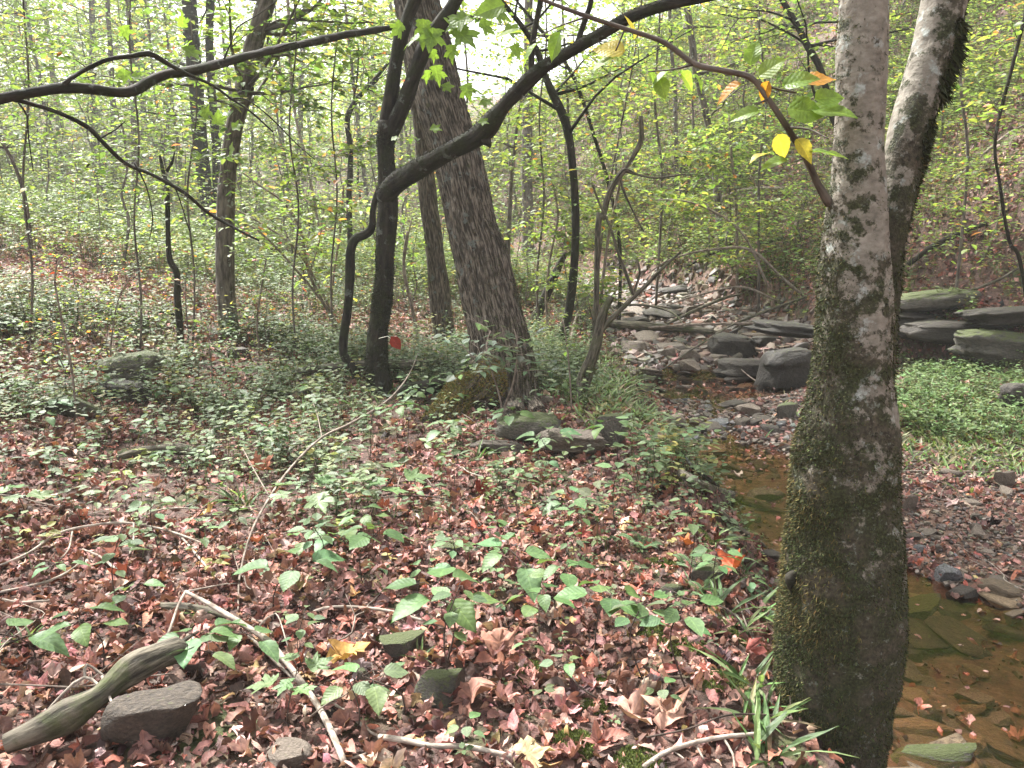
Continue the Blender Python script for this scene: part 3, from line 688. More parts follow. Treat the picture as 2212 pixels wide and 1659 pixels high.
    dk = dict(cols=[(.018, .020, .008), (.030, .030, .012), (.040, .045, .015)], wts=[3, 2, 1]); B = Acc(); fibres(B, V, F, 20000, rng, .018, lambda c, n: .15 + sm((vn(c, 6, 5) + .1) / .4), **dk); fibres(B, Vl, Fl, 9000, rng, .014, lambda c, n: np.clip(n[:, 2] + .6, .1, 2), **dk)
    ob("moss", mesh("moss", local(B, base), M_moss, False), t)
    # the fresh maple leaves hanging in front of the fork
    B = Acc(); q = []
    for (x, y, s_, an) in [(915, 40, 62, -110), (935, 60, 56, -80), (960, 35, 60, -40), (985, 60, 66, -60), (1010, 30, 58, 200), (905, 75, 46, -140), (1035, 45, 44, -30), (975, 95, 40, -90), (1060, 20, 50, -20), (1090, 60, 40, 0), (1110, 95, 34, -60), (935, 105, 30, -90), (1005, 180, 40, -70), (940, 140, 44, -95), (1020, 190, 34, -20), (925, 150, 30, 250), (870, 50, 40, 220),
                           (960, 180, 26, -60), (1040, 215, 30, -10), (930, 275, 26, 0), (845, 300, 18, 0), (1035, 260, 24, -30), (410, 90, 40, 200), (400, 100, 44, -30), (430, 80, 34, 60), (265, 55, 30, -60), (640, 60, 22, 0), (395, 60, 30, 80), (270, 150, 34, -80), (285, 160, 26, -40), (250, 140, 24, 200), (330, 165, 24, -50), (500, 310, 34, -100), (470, 270, 34, 100), (440, 255, 30, 80), (500, 275, 26, 20)]:
        yy = Y - 1.6 if x > 700 else Y - 3.0; c = P(x, y, yy); an = math.radians(an + rng.uniform(-20, 20)); d = np.array([math.cos(an), rng.uniform(-.4, .4), math.sin(an)])
        scatter(B, T_maple, c[None], d[None], nrm(UP * .6 + np.array([0, -.6, 0]) + rng.normal(size=3) * .3)[None], np.array([s_ / FPX * proj(c)[2]]), np.array([(.15, .24, .04)]), rng)
        sb = np.array([c, c + np.array([rng.uniform(-.05, .05), .05, .12]), c + np.array([rng.uniform(-.1, .1), .15, .3])]); q.append(sb)
    ob("leaves", mesh("leaves", local(B, base), M_leaf, False), t)
    crown_on(base, [(p1, r1), (p2, r2), (pl[-5:], rl[-5:])], 41, 3.6, 14, 2.2, 9, .12, GREENS, G_MID, T_far, mt=M_bark_dark, parent=t)
    return t
forked_tree()

# ---- the big furrowed trunk that leans left
def big_tree():
    g = G(1085, 884); Y = g[1] + .25
    L = [(1088, 925, 150), (1090, 885, 142), (1092, 850, 132), (1088, 800, 131), (1080, 740, 124), (1066, 680, 116), (1052, 620, 112), (1040, 560, 108), (1022, 500, 102), (1008, 430, 99), (992, 359, 98), (972, 290, 99), (949, 215, 99), (925, 107, 94), (900, 0, 90), (880, -100, 88)]
    t = empty("leaning_tree", g, "big grey-brown tree with deeply furrowed bark leaning left, moss over its roots", "tree")
    rng = np.random.default_rng(5); p, r = path3([(x, y, w_, Y + 1.9 * max(0, (880 - y) / 980) ** 1.1) for x, y, w_ in L]); p, r = extend(p, r, 9, 6, .04, rng, .5); A = Acc()
    def dsp(BC, L_, A_):
        rid = np.abs(vn(BC * np.array([1, 1, .13]), 50, 7)); rid2 = np.abs(vn(BC * np.array([1, 1, .2]), 60, 8))
        return .075 * np.clip(rid * 2.6, 0, 1) + .03 * rid2 + .03 * vn(BC, 3, 9)
    V, F = tube(A, p, r, 200, .02, dsp)
    # root flares
    roots = [[(1068, 800, 70, Y - .05), (1045, 845, 90, Y - .22), (1008, 880, 88, Y - .35), (962, 903, 74, Y - .45), (928, 915, 46, Y - .5)], [(1128, 830, 54, Y), (1146, 868, 46, Y - .05), (1165, 900, 30, Y - .1)], [(1098, 840, 60, Y - .1), (1104, 880, 54, Y - .25), (1112, 912, 40, Y - .35)]]
    for i, q in enumerate(roots):
        pr, rr_ = path3(q)
        for j in range(2, len(q)): gg = G(q[j][0], q[j][1]); pr[j] = gg + UP * rr_[j] * (.55 - .35 * (j - 2)) if j < 5 else gg
        Vr, Fr = tube(A, pr, rr_, 24, .03, rough_disp(.10, 5, 60 + i, .12), bcoff=i)
        if i == 0: Vroot, Froot = Vr, Fr
    ob("trunk", mesh("trunk", local(A, g), M_bark_big), t)
    B = Acc()
    fibres(B, Vroot, Froot, 16000, rng, .024, lambda c, n: np.clip(n[:, 2] + .5, 0, 2) * (c[:, 2] < .55), cols=[(.20, .14, .04), (.13, .13, .035), (.25, .18, .055), (.08, .08, .025)], wts=[3, 4, 2, 2], down=.15)
    fibres(B, V, F, 24000, rng, .016, lambda c, n: np.clip(n[:, 0] + .1, 0, 1) * np.clip(1.9 - c[:, 2], .05, 2) * (c[:, 2] < 4) * sm((vn(c, 5, 3) + .3) / .4))
    ob("moss", mesh("moss", local(B, g), M_moss, False), t)
    crown_on(g, [(p, r)], 51, 5.5, 22, 3.6, 7, .17, GREENS, G_MID, T_far, parent=t)
    return t
big_tree()

# ---- other trees whose trunks can be told apart
def simple_tree(name, label, pts, m=M_bark_grey, seed=0, top=6.0, crown=None, group=None, sides=16, sw=.03, branches=(), Y=None, foot=1.25):
    g = G(pts[0][0], pts[0][1]) if Y is None else P(pts[0][0], pts[0][1], Y)
    Y = g[1] if Y is None else Y
    if Y is not None: g = np.array([g[0], Y, Hf(g[0], Y)])
    pts = [(pts[0][0], pts[0][1] + 16, pts[0][2] * foot, Y)] + [((q[0], q[1], q[2], Y + (q[3] if len(q) > 3 else 0))) for q in pts]
    t = empty(name, g, label, "tree", group); rng = np.random.default_rng(seed + 100)
    p, r = path3(pts); p[0][2] = min(p[0][2], g[2] - .1)
    if top: p, r = extend(p, r, top, 5, .06, rng, .4)
    A = Acc(); tube(A, p, r, sides, max(.03, r[0] * .5), rough_disp(.07, 5, seed, .06), bcoff=seed)
    for b in branches:
        tube(A, *path3([(q[0], q[1], q[2], Y + (q[3] if len(q) > 3 else 0)) for q in b]), 8, .05, rough_disp(.1, 5, seed))
    if crown:
        z0, nb, bl, per, s_, wts = crown
        crown_on(g, [(p, r)], seed + 7, g[2] + z0, nb, bl, per * 1.5, s_, GREENS, wts, T_far, mt=m, parent=t, acc=A)
    ob("trunk", mesh("trunk", local(A, g), m), t)
    return t, p, r

simple_tree("companion_tree", "straight grey-brown trunk standing close behind the big leaning tree", [(958, 738, 50), (952, 660, 45), (945, 590, 42), (938, 533, 40), (925, 430, 39), (912, 287, 37), (900, 200, 36), (885, 100, 34), (870, 0, 33)], M_bark_big, 3, 6, (4.2, 14, 2.4, 10, .13, G_MID), sides=40)
simple_tree("crooked_tree", "slim crooked dark tree with an elbow bend, just left of the forked tree", [(772, 830, 18), (762, 792, 16), (744, 768, 17), (742, 730, 17), (752, 660, 19), (756, 590, 21), (758, 540, 21), (768, 516, 22), (792, 505, 20), (804, 488, 16), (805, 455, 12), (814, 420, 12), (828, 385, 9), (850, 350, 6)], M_bark_dark, 4, 0, None, sides=18)
simple_tree("slim_tree", "thin dark wavy tree rising behind the crooked tree and bending right near its top", [(752, 640, 10), (757, 560, 11), (754, 440, 12), (757, 330, 12), (750, 262, 13), (762, 228, 11), (790, 192, 9), (815, 165, 8), (850, 120, 6)], M_bark_dark, 5, 2, (1.8, 14, 1.3, 16, .08, G_MID), branches=[[(752, 268, 5), (770, 180, 4), (775, 100, 3)]])
simple_tree("leaning_trunk_tree", "brown mossy-collared tree leaning right near its top, left of centre", [(494, 722, 44), (489, 640, 38), (486, 590, 40), (487, 480, 36), (490, 395, 34), (502, 300, 34), (513, 245, 36), (525, 200, 38), (540, 130, 40), (556, 70, 36), (578, 0, 36), (600, -80, 34)], M_bark_grey, 6, 6, (2.4, 30, 2.2, 12, .11, G_MID), sides=28)
simple_tree("twin_trunk_tree", "dark tall tree of two close trunks behind the brown leaning one", [(452, 520, 30), (447, 440, 28), (438, 360, 30), (428, 250, 30), (420, 150, 32), (412, 60, 32), (406, -40, 30)], M_bark_dark, 7, 6, (2.2, 30, 2.6, 9, .13, G_MID), branches=[[(456, 500, 22), (470, 400, 22), (466, 300, 20), (458, 200, 18), (452, 100, 18), (455, 0, 18), (460, -60, 16)]])
simple_tree("grey_tree", "narrow grey trunk crossed by the long overhead branch at the left", [(293, 446, 15), (292, 380, 14), (290, 300, 13), (288, 200, 12), (283, 100, 11), (276, 0, 10)], M_bark_grey, 8, 5, (1.6, 28, 2.2, 10, .12, G_MID))
simple_tree("grey_tree", "pale thin trunk left of the grey trunk under the overhead branch", [(248, 400, 12), (246, 300, 12), (243, 200, 11), (238, 100, 10), (232, 0, 9)], M_bark_grey, 9, 5, (1.6, 28, 2.2, 10, .12, G_MID))
t_, p_, r_ = simple_tree("broken_snag", "short dark broken snag with a forked top, left of the brown leaning tree", [(390, 748, 16), (388, 700, 14), (383, 640, 15), (382, 590, 13), (367, 560, 12), (363, 500, 11), (362, 440, 10), (361, 405, 8), (352, 370, 8), (345, 335, 5)], M_bark_dark, 10, 0, None, branches=[[(360, 370, 8), (372, 350, 6), (378, 325, 3)]])
simple_tree("pale_tree", "pale thin trunk among bright leaves left of the slim wavy tree", [(650, 440, 14), (648, 330, 13), (650, 200, 12), (655, 100, 11), (660, 0, 10)], M_bark_grey, 12, 5, (2.6, 16, 2.5, 8, .13, G_MID))
simple_tree("pale_tree", "faint thin trunk right of the brown leaning tree's top", [(588, 330, 14), (580, 240, 13), (575, 150, 12), (570, 50, 12), (566, -30, 10)], M_bark_grey, 13, 5, (2.6, 16, 2.5, 8, .13, G_MID))
simple_tree("curved_tree", "slim mossy tree curving left high up, right of the big leaning trunk", [(1215, 757, 24), (1218, 720, 22), (1229, 670, 20), (1238, 600, 19), (1243, 520, 17), (1243, 450, 16), (1238, 370, 17), (1228, 290, 18), (1212, 240, 19), (1195, 205, 18), (1180, 170, 15), (1160, 110, 13), (1130, 60, 12), (1090, 10, 10)], M_bark_dark, 14, 2, (2.6, 18, 2.0, 14, .08, G_SUN))
simple_tree("grey_tree", "straight grey trunk in bright foliage just right of the big leaning trunk", [(1140, 560, 26), (1140, 460, 25), (1138, 360, 24), (1140, 240, 22), (1142, 120, 20), (1142, 0, 18)], M_bark_grey, 15, 6, (3.4, 16, 2.6, 9, .12, G_SUN))
simple_tree("leaning_snag", "dark rotting trunk leaning right behind the curved slim tree", [(1148, 715, 26), (1165, 670, 24), (1185, 625, 20), (1205, 580, 16), (1222, 545, 10)], M_bark_dark, 16, 0, None)
simple_tree("thin_tree", "thin brown trunk touching the right edge of the big leaning trunk", [(1096, 640, 12), (1099, 590, 14), (1096, 540, 12), (1100, 480, 10), (1104, 400, 8), (1112, 320, 7)], M_bark_grey, 17, 2, (2.2, 12, 1.6, 12, .08, G_SUN))
simple_tree("slope_tree", "grey tree on the bright slope left of the mossy foreground tree", [(1560, 540, 18), (1552, 450, 17), (1545, 360, 16), (1528, 260, 15), (1505, 160, 15), (1490, 60, 14), (1476, -30, 12)], M_bark_grey, 18, 5, (2.5, 18, 2.4, 10, .10, G_SUN))
simple_tree("slope_tree", "thin straight grey stem on the bright slope right of the bare hanging limb", [(1462, 420, 10), (1460, 330, 9), (1458, 200, 9), (1450, 100, 8), (1445, 0, 7)], M_bark_grey, 19, 4, (2.2, 18, 2.2, 10, .10, G_SUN))
simple_tree("slope_tree", "dark tree slanting left across the slope below the top right foliage", [(1812, 330, 16), (1795, 240, 14), (1772, 150, 14), (1745, 100, 14), (1725, 60, 13), (1690, 0, 12), (1670, -40, 10)], M_bark_dark, 20, 4, (2.5, 14, 2.2, 10, .10, G_SUN), Y=13)
simple_tree("slope_tree", "dark thin stem slanting down right across the bright slope above the creek", [(1340, 560, 7), (1330, 470, 8), (1310, 380, 8), (1285, 300, 8), (1260, 220, 8), (1230, 150, 8), (1180, 80, 7), (1130, 20, 6)], M_bark_dark, 21, 1, (2.0, 14, 1.8, 12, .08, G_SUN), Y=13.5)
simple_tree("slim_tree", "pale whip-thin tree bent left above the orange-leaved sapling", [(700, 600, 6), (690, 500, 6), (660, 340, 6), (640, 260, 6), (628, 160, 7), (625, 60, 7), (620, -20, 6)], M_twig, 22, 1, (2.4, 10, 1.3, 14, .08, G_MID))
simple_tree("slim_tree", "thin dark stem left of the long drooping twig at the far left", [(70, 560, 8), (60, 460, 7), (40, 380, 7), (12, 320, 6), (-20, 280, 5)], M_twigd, 23, 0, (1.6, 8, 1.2, 14, .08, G_MID))
simple_tree("slim_tree", "thin brown stem right of the forked tree's base reaching over the ferny floor", [(905, 760, 8), (895, 690, 7), (880, 620, 7), (872, 560, 6), (880, 500, 4)], M_twig, 24, 0, None)
# broken sapling and its live shoot right of the big tree
simple_tree("broken_sapling", "pinkish-brown broken stem with a live shoot, between big leaning tree and creek", [(1256, 862, 22), (1268, 812, 24), (1288, 745, 24), (1296, 705, 22), (1308, 665, 18), (1322, 640, 15)], M_deadwood, 25, 0, None,
            branches=[[(1236, 900, 12, -.3), (1250, 872, 12, -.2), (1252, 820, 12, -.1), (1268, 780, 12), (1288, 735, 13), (1310, 700, 12), (1340, 670, 11), (1370, 640, 11), (1400, 612, 9), (1430, 580, 7), (1470, 545, 5)], [(1370, 640, 8), (1352, 590, 7), (1335, 545, 6), (1318, 490, 6), (1295, 440, 5), (1280, 400, 4)], [(1368, 636, 6), (1382, 590, 5), (1376, 560, 4)], [(1294, 715, 5), (1280, 690, 3), (1268, 640, 2)]])
simple_tree("bare_limb", "short bare dead limb hanging among leaves above the creek", [(1292, 490, 12), (1302, 470, 12), (1312, 430, 13), (1325, 400, 14), (1342, 375, 14), (1352, 368, 12), (1380, 378, 5), (1420, 384, 5), (1480, 376, 4)], M_deadwood, 26, 0, None, Y=8.4, branches=[[(1340, 380, 6), (1350, 420, 5), (1390, 500, 3)], [(1345, 375, 6), (1372, 330, 10), (1385, 300, 12), (1384, 250, 9)]])

# ------------------------------------------------------------------ stones
import bmesh
bm = bmesh.new(); bmesh.ops.create_icosphere(bm, subdivisions=4, radius=1.0); bm.verts.ensure_lookup_table()
ICO_V = np.array([v.co[:] for v in bm.verts]); ICO_F = np.array([[v.index for v in f.verts] for f in bm.faces]); bm.free()

M_rock_olive = rock_mat("olive_stone", (0.075, 0.052, 0.030), (0.21, 0.15, 0.085), 0.0)
def stone_mesh(seed, m, ncut=9, rough=.05, flat=.0):
    r = np.random.default_rng(seed); V = ICO_V.copy()
    for i in range(ncut):
        n = nrm(r.normal(size=3) * np.array([1, 1, .6])); d = r.uniform(.45, .8); k = V @ n - d; V = V - np.maximum(k, 0)[:, None] * n
    for s_, d in ((1, r.uniform(.42, .6)), (-1, .5)):
        k = V[:, 2] * s_ - d; V[:, 2] -= np.maximum(k, 0) * s_ * .9
    V = V / np.abs(V).max(0)
    V = V + nrm(V) * (rough * vn(V, 2.3, seed)[:, None] + rough * .5 * vn(V, 6, seed + 1)[:, None] + rough * .2 * vn(V, 16, seed + 2)[:, None])
    V[:, 2] += .04 * np.round(V[:, 2] * 4) * rough * 8 * .2
    a_ = Acc(); a_.add(V, ICO_F); return mesh("stone", a_, m)

STM = {'r': [stone_mesh(i, M_rock) for i in range(5)], 'm': [stone_mesh(10 + i, M_rock_moss) for i in range(4)], 'd': [stone_mesh(20 + i, M_rock_dark) for i in range(4)], 'w': [stone_mesh(30 + i, M_rock_wet, 12, .03) for i in range(3)], 'o': [stone_mesh(40 + i, M_rock_olive) for i in range(4)]}
def ledge_mesh(seed, m):
    # bedded rock: flat layers that step in and out
    r = np.random.default_rng(seed); V = ICO_V.copy(); V = np.sign(V) * np.abs(V) ** .55
    V = V / np.abs(V).max(0); lay = np.floor((V[:, 2] + 1.001) * 2.6 + .35 * vn(V * np.array([1, 1, 0]), 1.3, seed)); ins = r.uniform(-.22, .10, 12)[np.clip(lay, 0, 11).astype(int)]
    V[:, :2] *= (1 + ins + .16 * vn(np.stack([V[:, 0], V[:, 1], lay * 3], -1), 2.1, seed))[:, None]
    V += .07 * np.stack([vn(V, 3, seed + i) for i in range(3)], -1) + .02 * np.stack([vn(V * np.array([1, 1, 4]), 9, seed + i) for i in range(3)], -1) + .03 * np.stack([vn(V, 11, seed + i) for i in range(3)], -1)
    a_ = Acc(); a_.add(V, ICO_F); return mesh("ledge", a_, m)
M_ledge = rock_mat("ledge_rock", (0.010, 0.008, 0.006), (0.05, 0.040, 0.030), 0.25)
STM['L'] = [ledge_mesh(60 + i, M_ledge) for i in range(4)]; STM['M'] = [ledge_mesh(70 + i, M_rock_moss) for i in range(3)]; STM['R'] = [ledge_mesh(80 + i, M_rock) for i in range(3)]
def stone(px, py, wpx, hpx, kind, label, seed=0, rz=None, lift=0.0, tilt=(0, 0), deep=.75, cat="stone", name="stone", sink=.35, group=None):
    g = G(px, py); d = proj(g)[2]; rr = np.random.default_rng(seed + 77)
    wd = wpx * d / FPX / 2; ang = math.atan2(CZ - g[2], g[1])
    dep = wd * deep; hh = max(.02, (hpx * d / FPX - 2 * dep * math.sin(ang) * .8) / 2 / math.cos(ang)); hh = max(hh, wd * .16)
    o = ob(name, STM[kind][seed % len(STM[kind])]); o.scale = (wd, dep, hh * (1 + sink))
    o.location = (float(g[0]), float(g[1] + dep * .8), float(Hf(g[0], g[1] + dep * .8) + hh * (1 - sink) + lift))
    o.rotation_euler = (tilt[0], tilt[1], rr.uniform(-.35, .35) if rz is None else rz)
    return tag(o, label, cat, group)

ST = [
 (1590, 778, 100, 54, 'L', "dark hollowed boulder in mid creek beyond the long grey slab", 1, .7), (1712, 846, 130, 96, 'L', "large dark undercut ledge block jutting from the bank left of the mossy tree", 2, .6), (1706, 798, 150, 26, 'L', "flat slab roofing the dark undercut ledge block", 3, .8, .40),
 (1616, 828, 130, 50, 'L', "big grey-brown creek boulder in front of the undercut ledge block", 3, .6), (1602, 838, 84, 26, 'd', "low dark boulder leaning on the front of the big creek boulder", 0, .5),
 (1596, 850, 70, 16, 'w', "flat wet bluish slab at the edge of the far red pool", 1, .7), (1496, 786, 54, 28, 'r', "squarish grey boulder at the head of the creek, left of the long pale one", 3, .6),
 (1550, 786, 56, 18, 'r', "long pale stone lying beside the squarish grey boulder", 4, .6), (1486, 812, 62, 28, 'r', "rounded layered grey boulder in mid creek", 0, .6), (1484, 820, 42, 14, 'd', "dark low stone tucked under the layered grey boulder", 1, .6),
 (1448, 780, 44, 26, 'r', "pale angular stone left of the squarish grey boulder", 2, .6), (1506, 840, 32, 20, 'd', "small brown block below the layered grey boulder", 2, .7), (1478, 856, 38, 26, 'r', "two tilted brown slabs leaning together in mid creek", 1, .5),
 (1392, 830, 56, 20, 'm', "mossy brown stone at the left edge of the creek bed", 1, .6), (1392, 845, 64, 20, 'm', "yellow-green mossy slab at the left creek edge, below the mossy brown one", 2, .6), (1384, 852, 44, 14, 'm', "flat mossy stone nearest the grass at the left creek edge", 3, .6),
 (1614, 897, 66, 26, 'r', "rounded brown boulder lying in the red shallows left of the mossy tree", 0, .6), (1640, 905, 30, 14, 'd', "small dark stone touching the rounded brown boulder's right end", 3, .6), (1706, 908, 46, 42, 'm', "yellowish pyramid-shaped stone beside the mossy tree", 0, .8),
 (1466, 924, 46, 26, 'r', "round brown boulder at the left edge above the upper pool", 3, .7), (1468, 934, 26, 16, 'd', "small stone in front of the round brown boulder", 0, .7), (1510, 922, 42, 18, 'r', "grey stone right of the round brown boulder above the pool", 2, .6),
 (1512, 938, 34, 18, 'd', "blackish stone at the top lip of the upper pool", 1, .7), (1502, 960, 50, 18, 'w', "flat wet-topped slab at the left corner of the upper pool", 2, .7), (1468, 962, 46, 26, 'm', "mossy long stone on the bank left of the flat wet-topped slab", 1, .6),
 (1606, 970, 22, 16, 'r', "small pointed stone at the right edge of the upper pool", 4, .7), (1588, 1036, 58, 22, 'w', "smooth wet stone breaking the surface in the middle of the upper pool", 0, .8), (1658, 1086, 112, 42, 'w', "large glistening wet slate at the foot of the upper pool", 1, .7),
 (1536, 1044, 56, 18, 'd', "dull half-drowned stone left of the smooth wet stone", 2, .7), (1606, 1142, 88, 34, 'd', "dark boulder under the bank below the wet log", 0, .7), (1636, 1132, 30, 22, 'w', "whitish wet stone at the dark boulder's right end", 2, .7),
 (2054, 1262, 74, 52, 'w', "grey wet slate with a flat top right of the mossy tree", 1, .8), (2090, 1312, 62, 42, 'd', "blackish wet boulder at the corner of the lower pool", 3, .8), (2000, 1342, 128, 62, 'm', "rounded moss-topped boulder beside the mossy tree's trunk at the lower pool", 2, .7),
 (2160, 1266, 48, 16, 'r', "flat brown stone right of the grey wet slate", 4, .7), (1972, 1172, 44, 13, 'd', "thin dark slab close to the trunk on the gravel", 1, .6), (1993, 1198, 34, 14, 'w', "pale bluish slab at the water right of the trunk", 2, .7), (2027, 1196, 42, 20, 'r', "brown stone between the pale bluish slab and the gravel bar", 3, .6),
 (1970, 1102, 44, 34, 'r', "grey slab standing tilted on the gravel bar near the trunk", 2, .3), (2172, 1054, 44, 38, 'r', "brown tilted stone standing on the gravel bar near the right edge", 1, .4), (2112, 1150, 40, 20, 'r', "dull brown slab lying in the middle of the gravel bar", 0, .6),
 (2016, 1578, 70, 58, 'r', "purplish stone standing out of the lower pool", 3, .8), (2112, 1534, 84, 40, 'r', "orange-brown flat stone under the water of the lower pool", 1, .6), (1976, 1430, 60, 22, 'd', "small grey stone breaking the lower pool beside the trunk", 2, .7), (2020, 1680, 230, 62, 'm', "broad flat mossy slab at the bottom right corner of the picture", 1, .5),
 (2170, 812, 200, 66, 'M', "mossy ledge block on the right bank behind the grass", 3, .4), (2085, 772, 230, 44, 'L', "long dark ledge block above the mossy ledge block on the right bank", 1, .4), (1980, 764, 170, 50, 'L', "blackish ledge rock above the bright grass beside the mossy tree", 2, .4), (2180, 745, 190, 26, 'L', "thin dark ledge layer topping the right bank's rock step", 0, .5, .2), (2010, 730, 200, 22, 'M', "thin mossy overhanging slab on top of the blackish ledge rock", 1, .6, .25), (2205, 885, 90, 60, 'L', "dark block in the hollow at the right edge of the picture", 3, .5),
 (1324, 972, 74, 86, 'm', "mossy upright boulder below the broken sapling", 0, .7), (1140, 966, 130, 54, 'M', "pale mossy slab in front of the big leaning tree's roots", 1, .6, .09), (1240, 990, 140, 48, 'R', "long flat grey slab in front of the mossy upright boulder", 4, .5, .06), (1270, 962, 64, 38, 'd', "dark stone wedged between flat grey slab and mossy upright boulder", 1, .7),
 (1184, 876, 36, 24, 'r', "small grey stone right of the big leaning tree's foot", 2, .8), (1080, 985, 130, 40, 'd', "dark stone standing in for shade at the left end of the pale mossy slab", 3, .6),  # the last dark stone stands in for the black gap below the slab
 (140, 905, 160, 56, 'm', "mossy slab sloping out of the leaf litter at the left edge", 3, .6), (276, 842, 120, 56, 'M', "moss-capped ledge stone over a dark hollow on the left slope", 0, .6, .12), (255, 870, 110, 50, 'L', "dark stone standing in for the shaded hollow under the moss-capped ledge stone", 1, .6), (294, 718, 46, 36, 'm', "dark mossy boulder higher up the left slope", 2, .8),  # the dark stone under the ledge stone imitates the hollow's shade
 (512, 778, 50, 28, 'd', "brown boulder in the litter at the foot of the brown leaning tree", 2, .8), (938, 1528, 124, 92, 'm', "mossy lichened stone in the foreground leaf litter, bottom centre", 1, .8), (868, 1420, 104, 66, 'm', "mossy hump-backed stone behind the lichened stone in the foreground", 2, .8), (785, 1484, 40, 44, 'm', "small dark mossy stone beside a yellow fallen leaf", 3, .8),
 (322, 1632, 225, 160, 'd', "large dark lichened boulder under the weathered log, bottom left", 0, .7), (596, 1672, 136, 66, 'r', "pale flat stone half buried in leaves at the bottom edge", 4, .8), (1535, 1276, 76, 60, 'm', "dark mossy stone under the fern on the brook bank", 0, .7),
 (1450, 1290, 60, 30, 'm', "low mossy stone on the bank left of the fern", 1, .7), (980, 1200, 56, 34, 'm', "small bright green mossy stone in the middle of the leaf litter", 2, .9), (1660, 1220, 60, 30, 'd', "brown stone on the brook bank beside the mossy tree", 1, .6), (620, 862, 110, 24, 'm', "low mossy rock left of the forked tree's foot", 2, .6)]
for i, q in enumerate(ST):
    stone(q[0], q[1], q[2], q[3], q[4], q[5], q[6], deep=q[7], lift=q[8] if len(q) > 8 else 0.0, tilt=((R.uniform(-.12, .12)), R.uniform(-.15, .15)), cat="boulder" if q[2] * q[3] > 4500 else "stone", name="boulder" if q[2] * q[3] > 4500 else "stone")

REG = []          # (object, description template, category, region name) collected for labels at the end
def bed_stones(n, x0, x1, y0, y1, smin, smax, seed, what, kinds, tall=.4):
    r = np.random.default_rng(seed); k = 0; tries = 0
    while k < n and tries < 6000:
        tries += 1
        x = r.uniform(x0, x1); y = r.uniform(y0, y1)
        if zone(np.array([x]), np.array([y]))[0] < .6 or abs(x / y) > .68: continue
        s_ = smin + (smax - smin) * r.random() ** 2.2; kk = kinds[r.integers(len(kinds))]
        o = ob("stone", STM[kk][r.integers(len(STM[kk]))]); hz = s_ * r.uniform(tall * .5, tall)
        o.scale = (s_, s_ * r.uniform(.5, .9), hz); o.location = (x, y, float(Hf(x, y)) + hz * .35); o.rotation_euler = (r.uniform(-.25, .25), r.uniform(-.25, .25), r.uniform(0, 6.28))
        REG.append((o, what, "stone")); k += 1
bed_stones(78, 1.2, 5, 7.4, 10.5, .06, .18, 1, ("creek stone in the riffle", "stones in the riffle"), "rRddw")
bed_stones(66, 1.0, 5.2, 10.5, 17, .10, .34, 2, ("flat stone beyond the riffle", "stones in the far creek bed"), "rRdL", .42)
bed_stones(24, 2.2, 5.0, 4.2, 7.4, .05, .12, 3, ("loose stone on gravel bar", "loose stones on the gravel bar"), "rrrd", .35)
bed_stones(64, 1.5, 3.4, 2.5, 4.7, .09, .23, 4, ("cobble under the lower pool", "cobbles under the lower pool"), "ooord", .22)
bed_stones(14, 1.5, 2.6, 5.0, 7.6, .07, .17, 5, ("cobble under the upper pool", "cobbles under the upper pool"), "rrdd", .22)

# shale chips and pebbles: nobody could count them
def plates(seed):
    r = np.random.default_rng(seed); n = 7; an = np.sort(r.uniform(0, 2 * np.pi, n)); rad = r.uniform(.7, 1, n) ; e = np.array([1, r.uniform(.5, .8)])
    o = np.stack([np.cos(an), np.sin(an)], -1) * rad[:, None] * e * .5; h = r.uniform(.10, .2)
    V = np.concatenate([np.c_[o, np.full(n, -h)], np.c_[o * 1.04, np.full(n, 0.2 * h)], np.c_[o * .88, np.full(n, h * .9)], [[0, 0, h]]]); F = []
    for i in range(n):
        j = (i + 1) % n; F += [(i, j, n + j), (i, n + j, n + i), (n + i, n + j, 2 * n + j), (n + i, 2 * n + j, 2 * n + i), (2 * n + i, 2 * n + j, 3 * n)]
    return V, np.array(F)
T_plate = [plates(i) for i in range(8)]
def wedge(r, n, y0, y1, k=.70, m=1.6):
    y = np.sqrt(r.uniform(y0 ** 2, y1 ** 2, n)); x = r.uniform(-1, 1, n) * (k * y + m); return x, y
a = Acc(); r = np.random.default_rng(91)
for (n, y0, y1, s0, s1) in ((60000, 2.0, 7.5, .015, .062), (60000, 7.0, 12.0, .025, .12), (48000, 11, 20, .05, .30)):
    x, y = wedge(r, n, y0, y1); k = (zone(x, y) > r.random(n) * .9 + .05) & ((y > 7.6) | (Hf(x, y, False) > ZW(y) - .03) | (r.random(n) < .12)); x, y = x[k], y[k]; n = len(x)
    s_ = s0 + (s1 - s0) * r.random(n) ** 2.5; z = Hf(x, y) + s_ * .10 + r.uniform(0, .012, n)
    nn = nrm(gnormal(x, y) + r.normal(size=(n, 3)) * .28); d = nrm(np.cross(nn, nrm(r.normal(size=(n, 3)))))
    scatter(a, T_plate, np.stack([x, y, z], -1), d, nn, s_, pal(r, n, [(.145, .108, .083), (.095, .07, .053), (.20, .158, .128), (.19, .11, .085), (.05, .038, .03), (.13, .125, .11)], [5, 7, 1.2, 3, 5, .7], .2), r)
tag(ob("gravel", mesh("gravel", a, M_shale, False)), "grey-brown shale chips and pebbles covering the creek bed and bar", "gravel", kind='stuff')

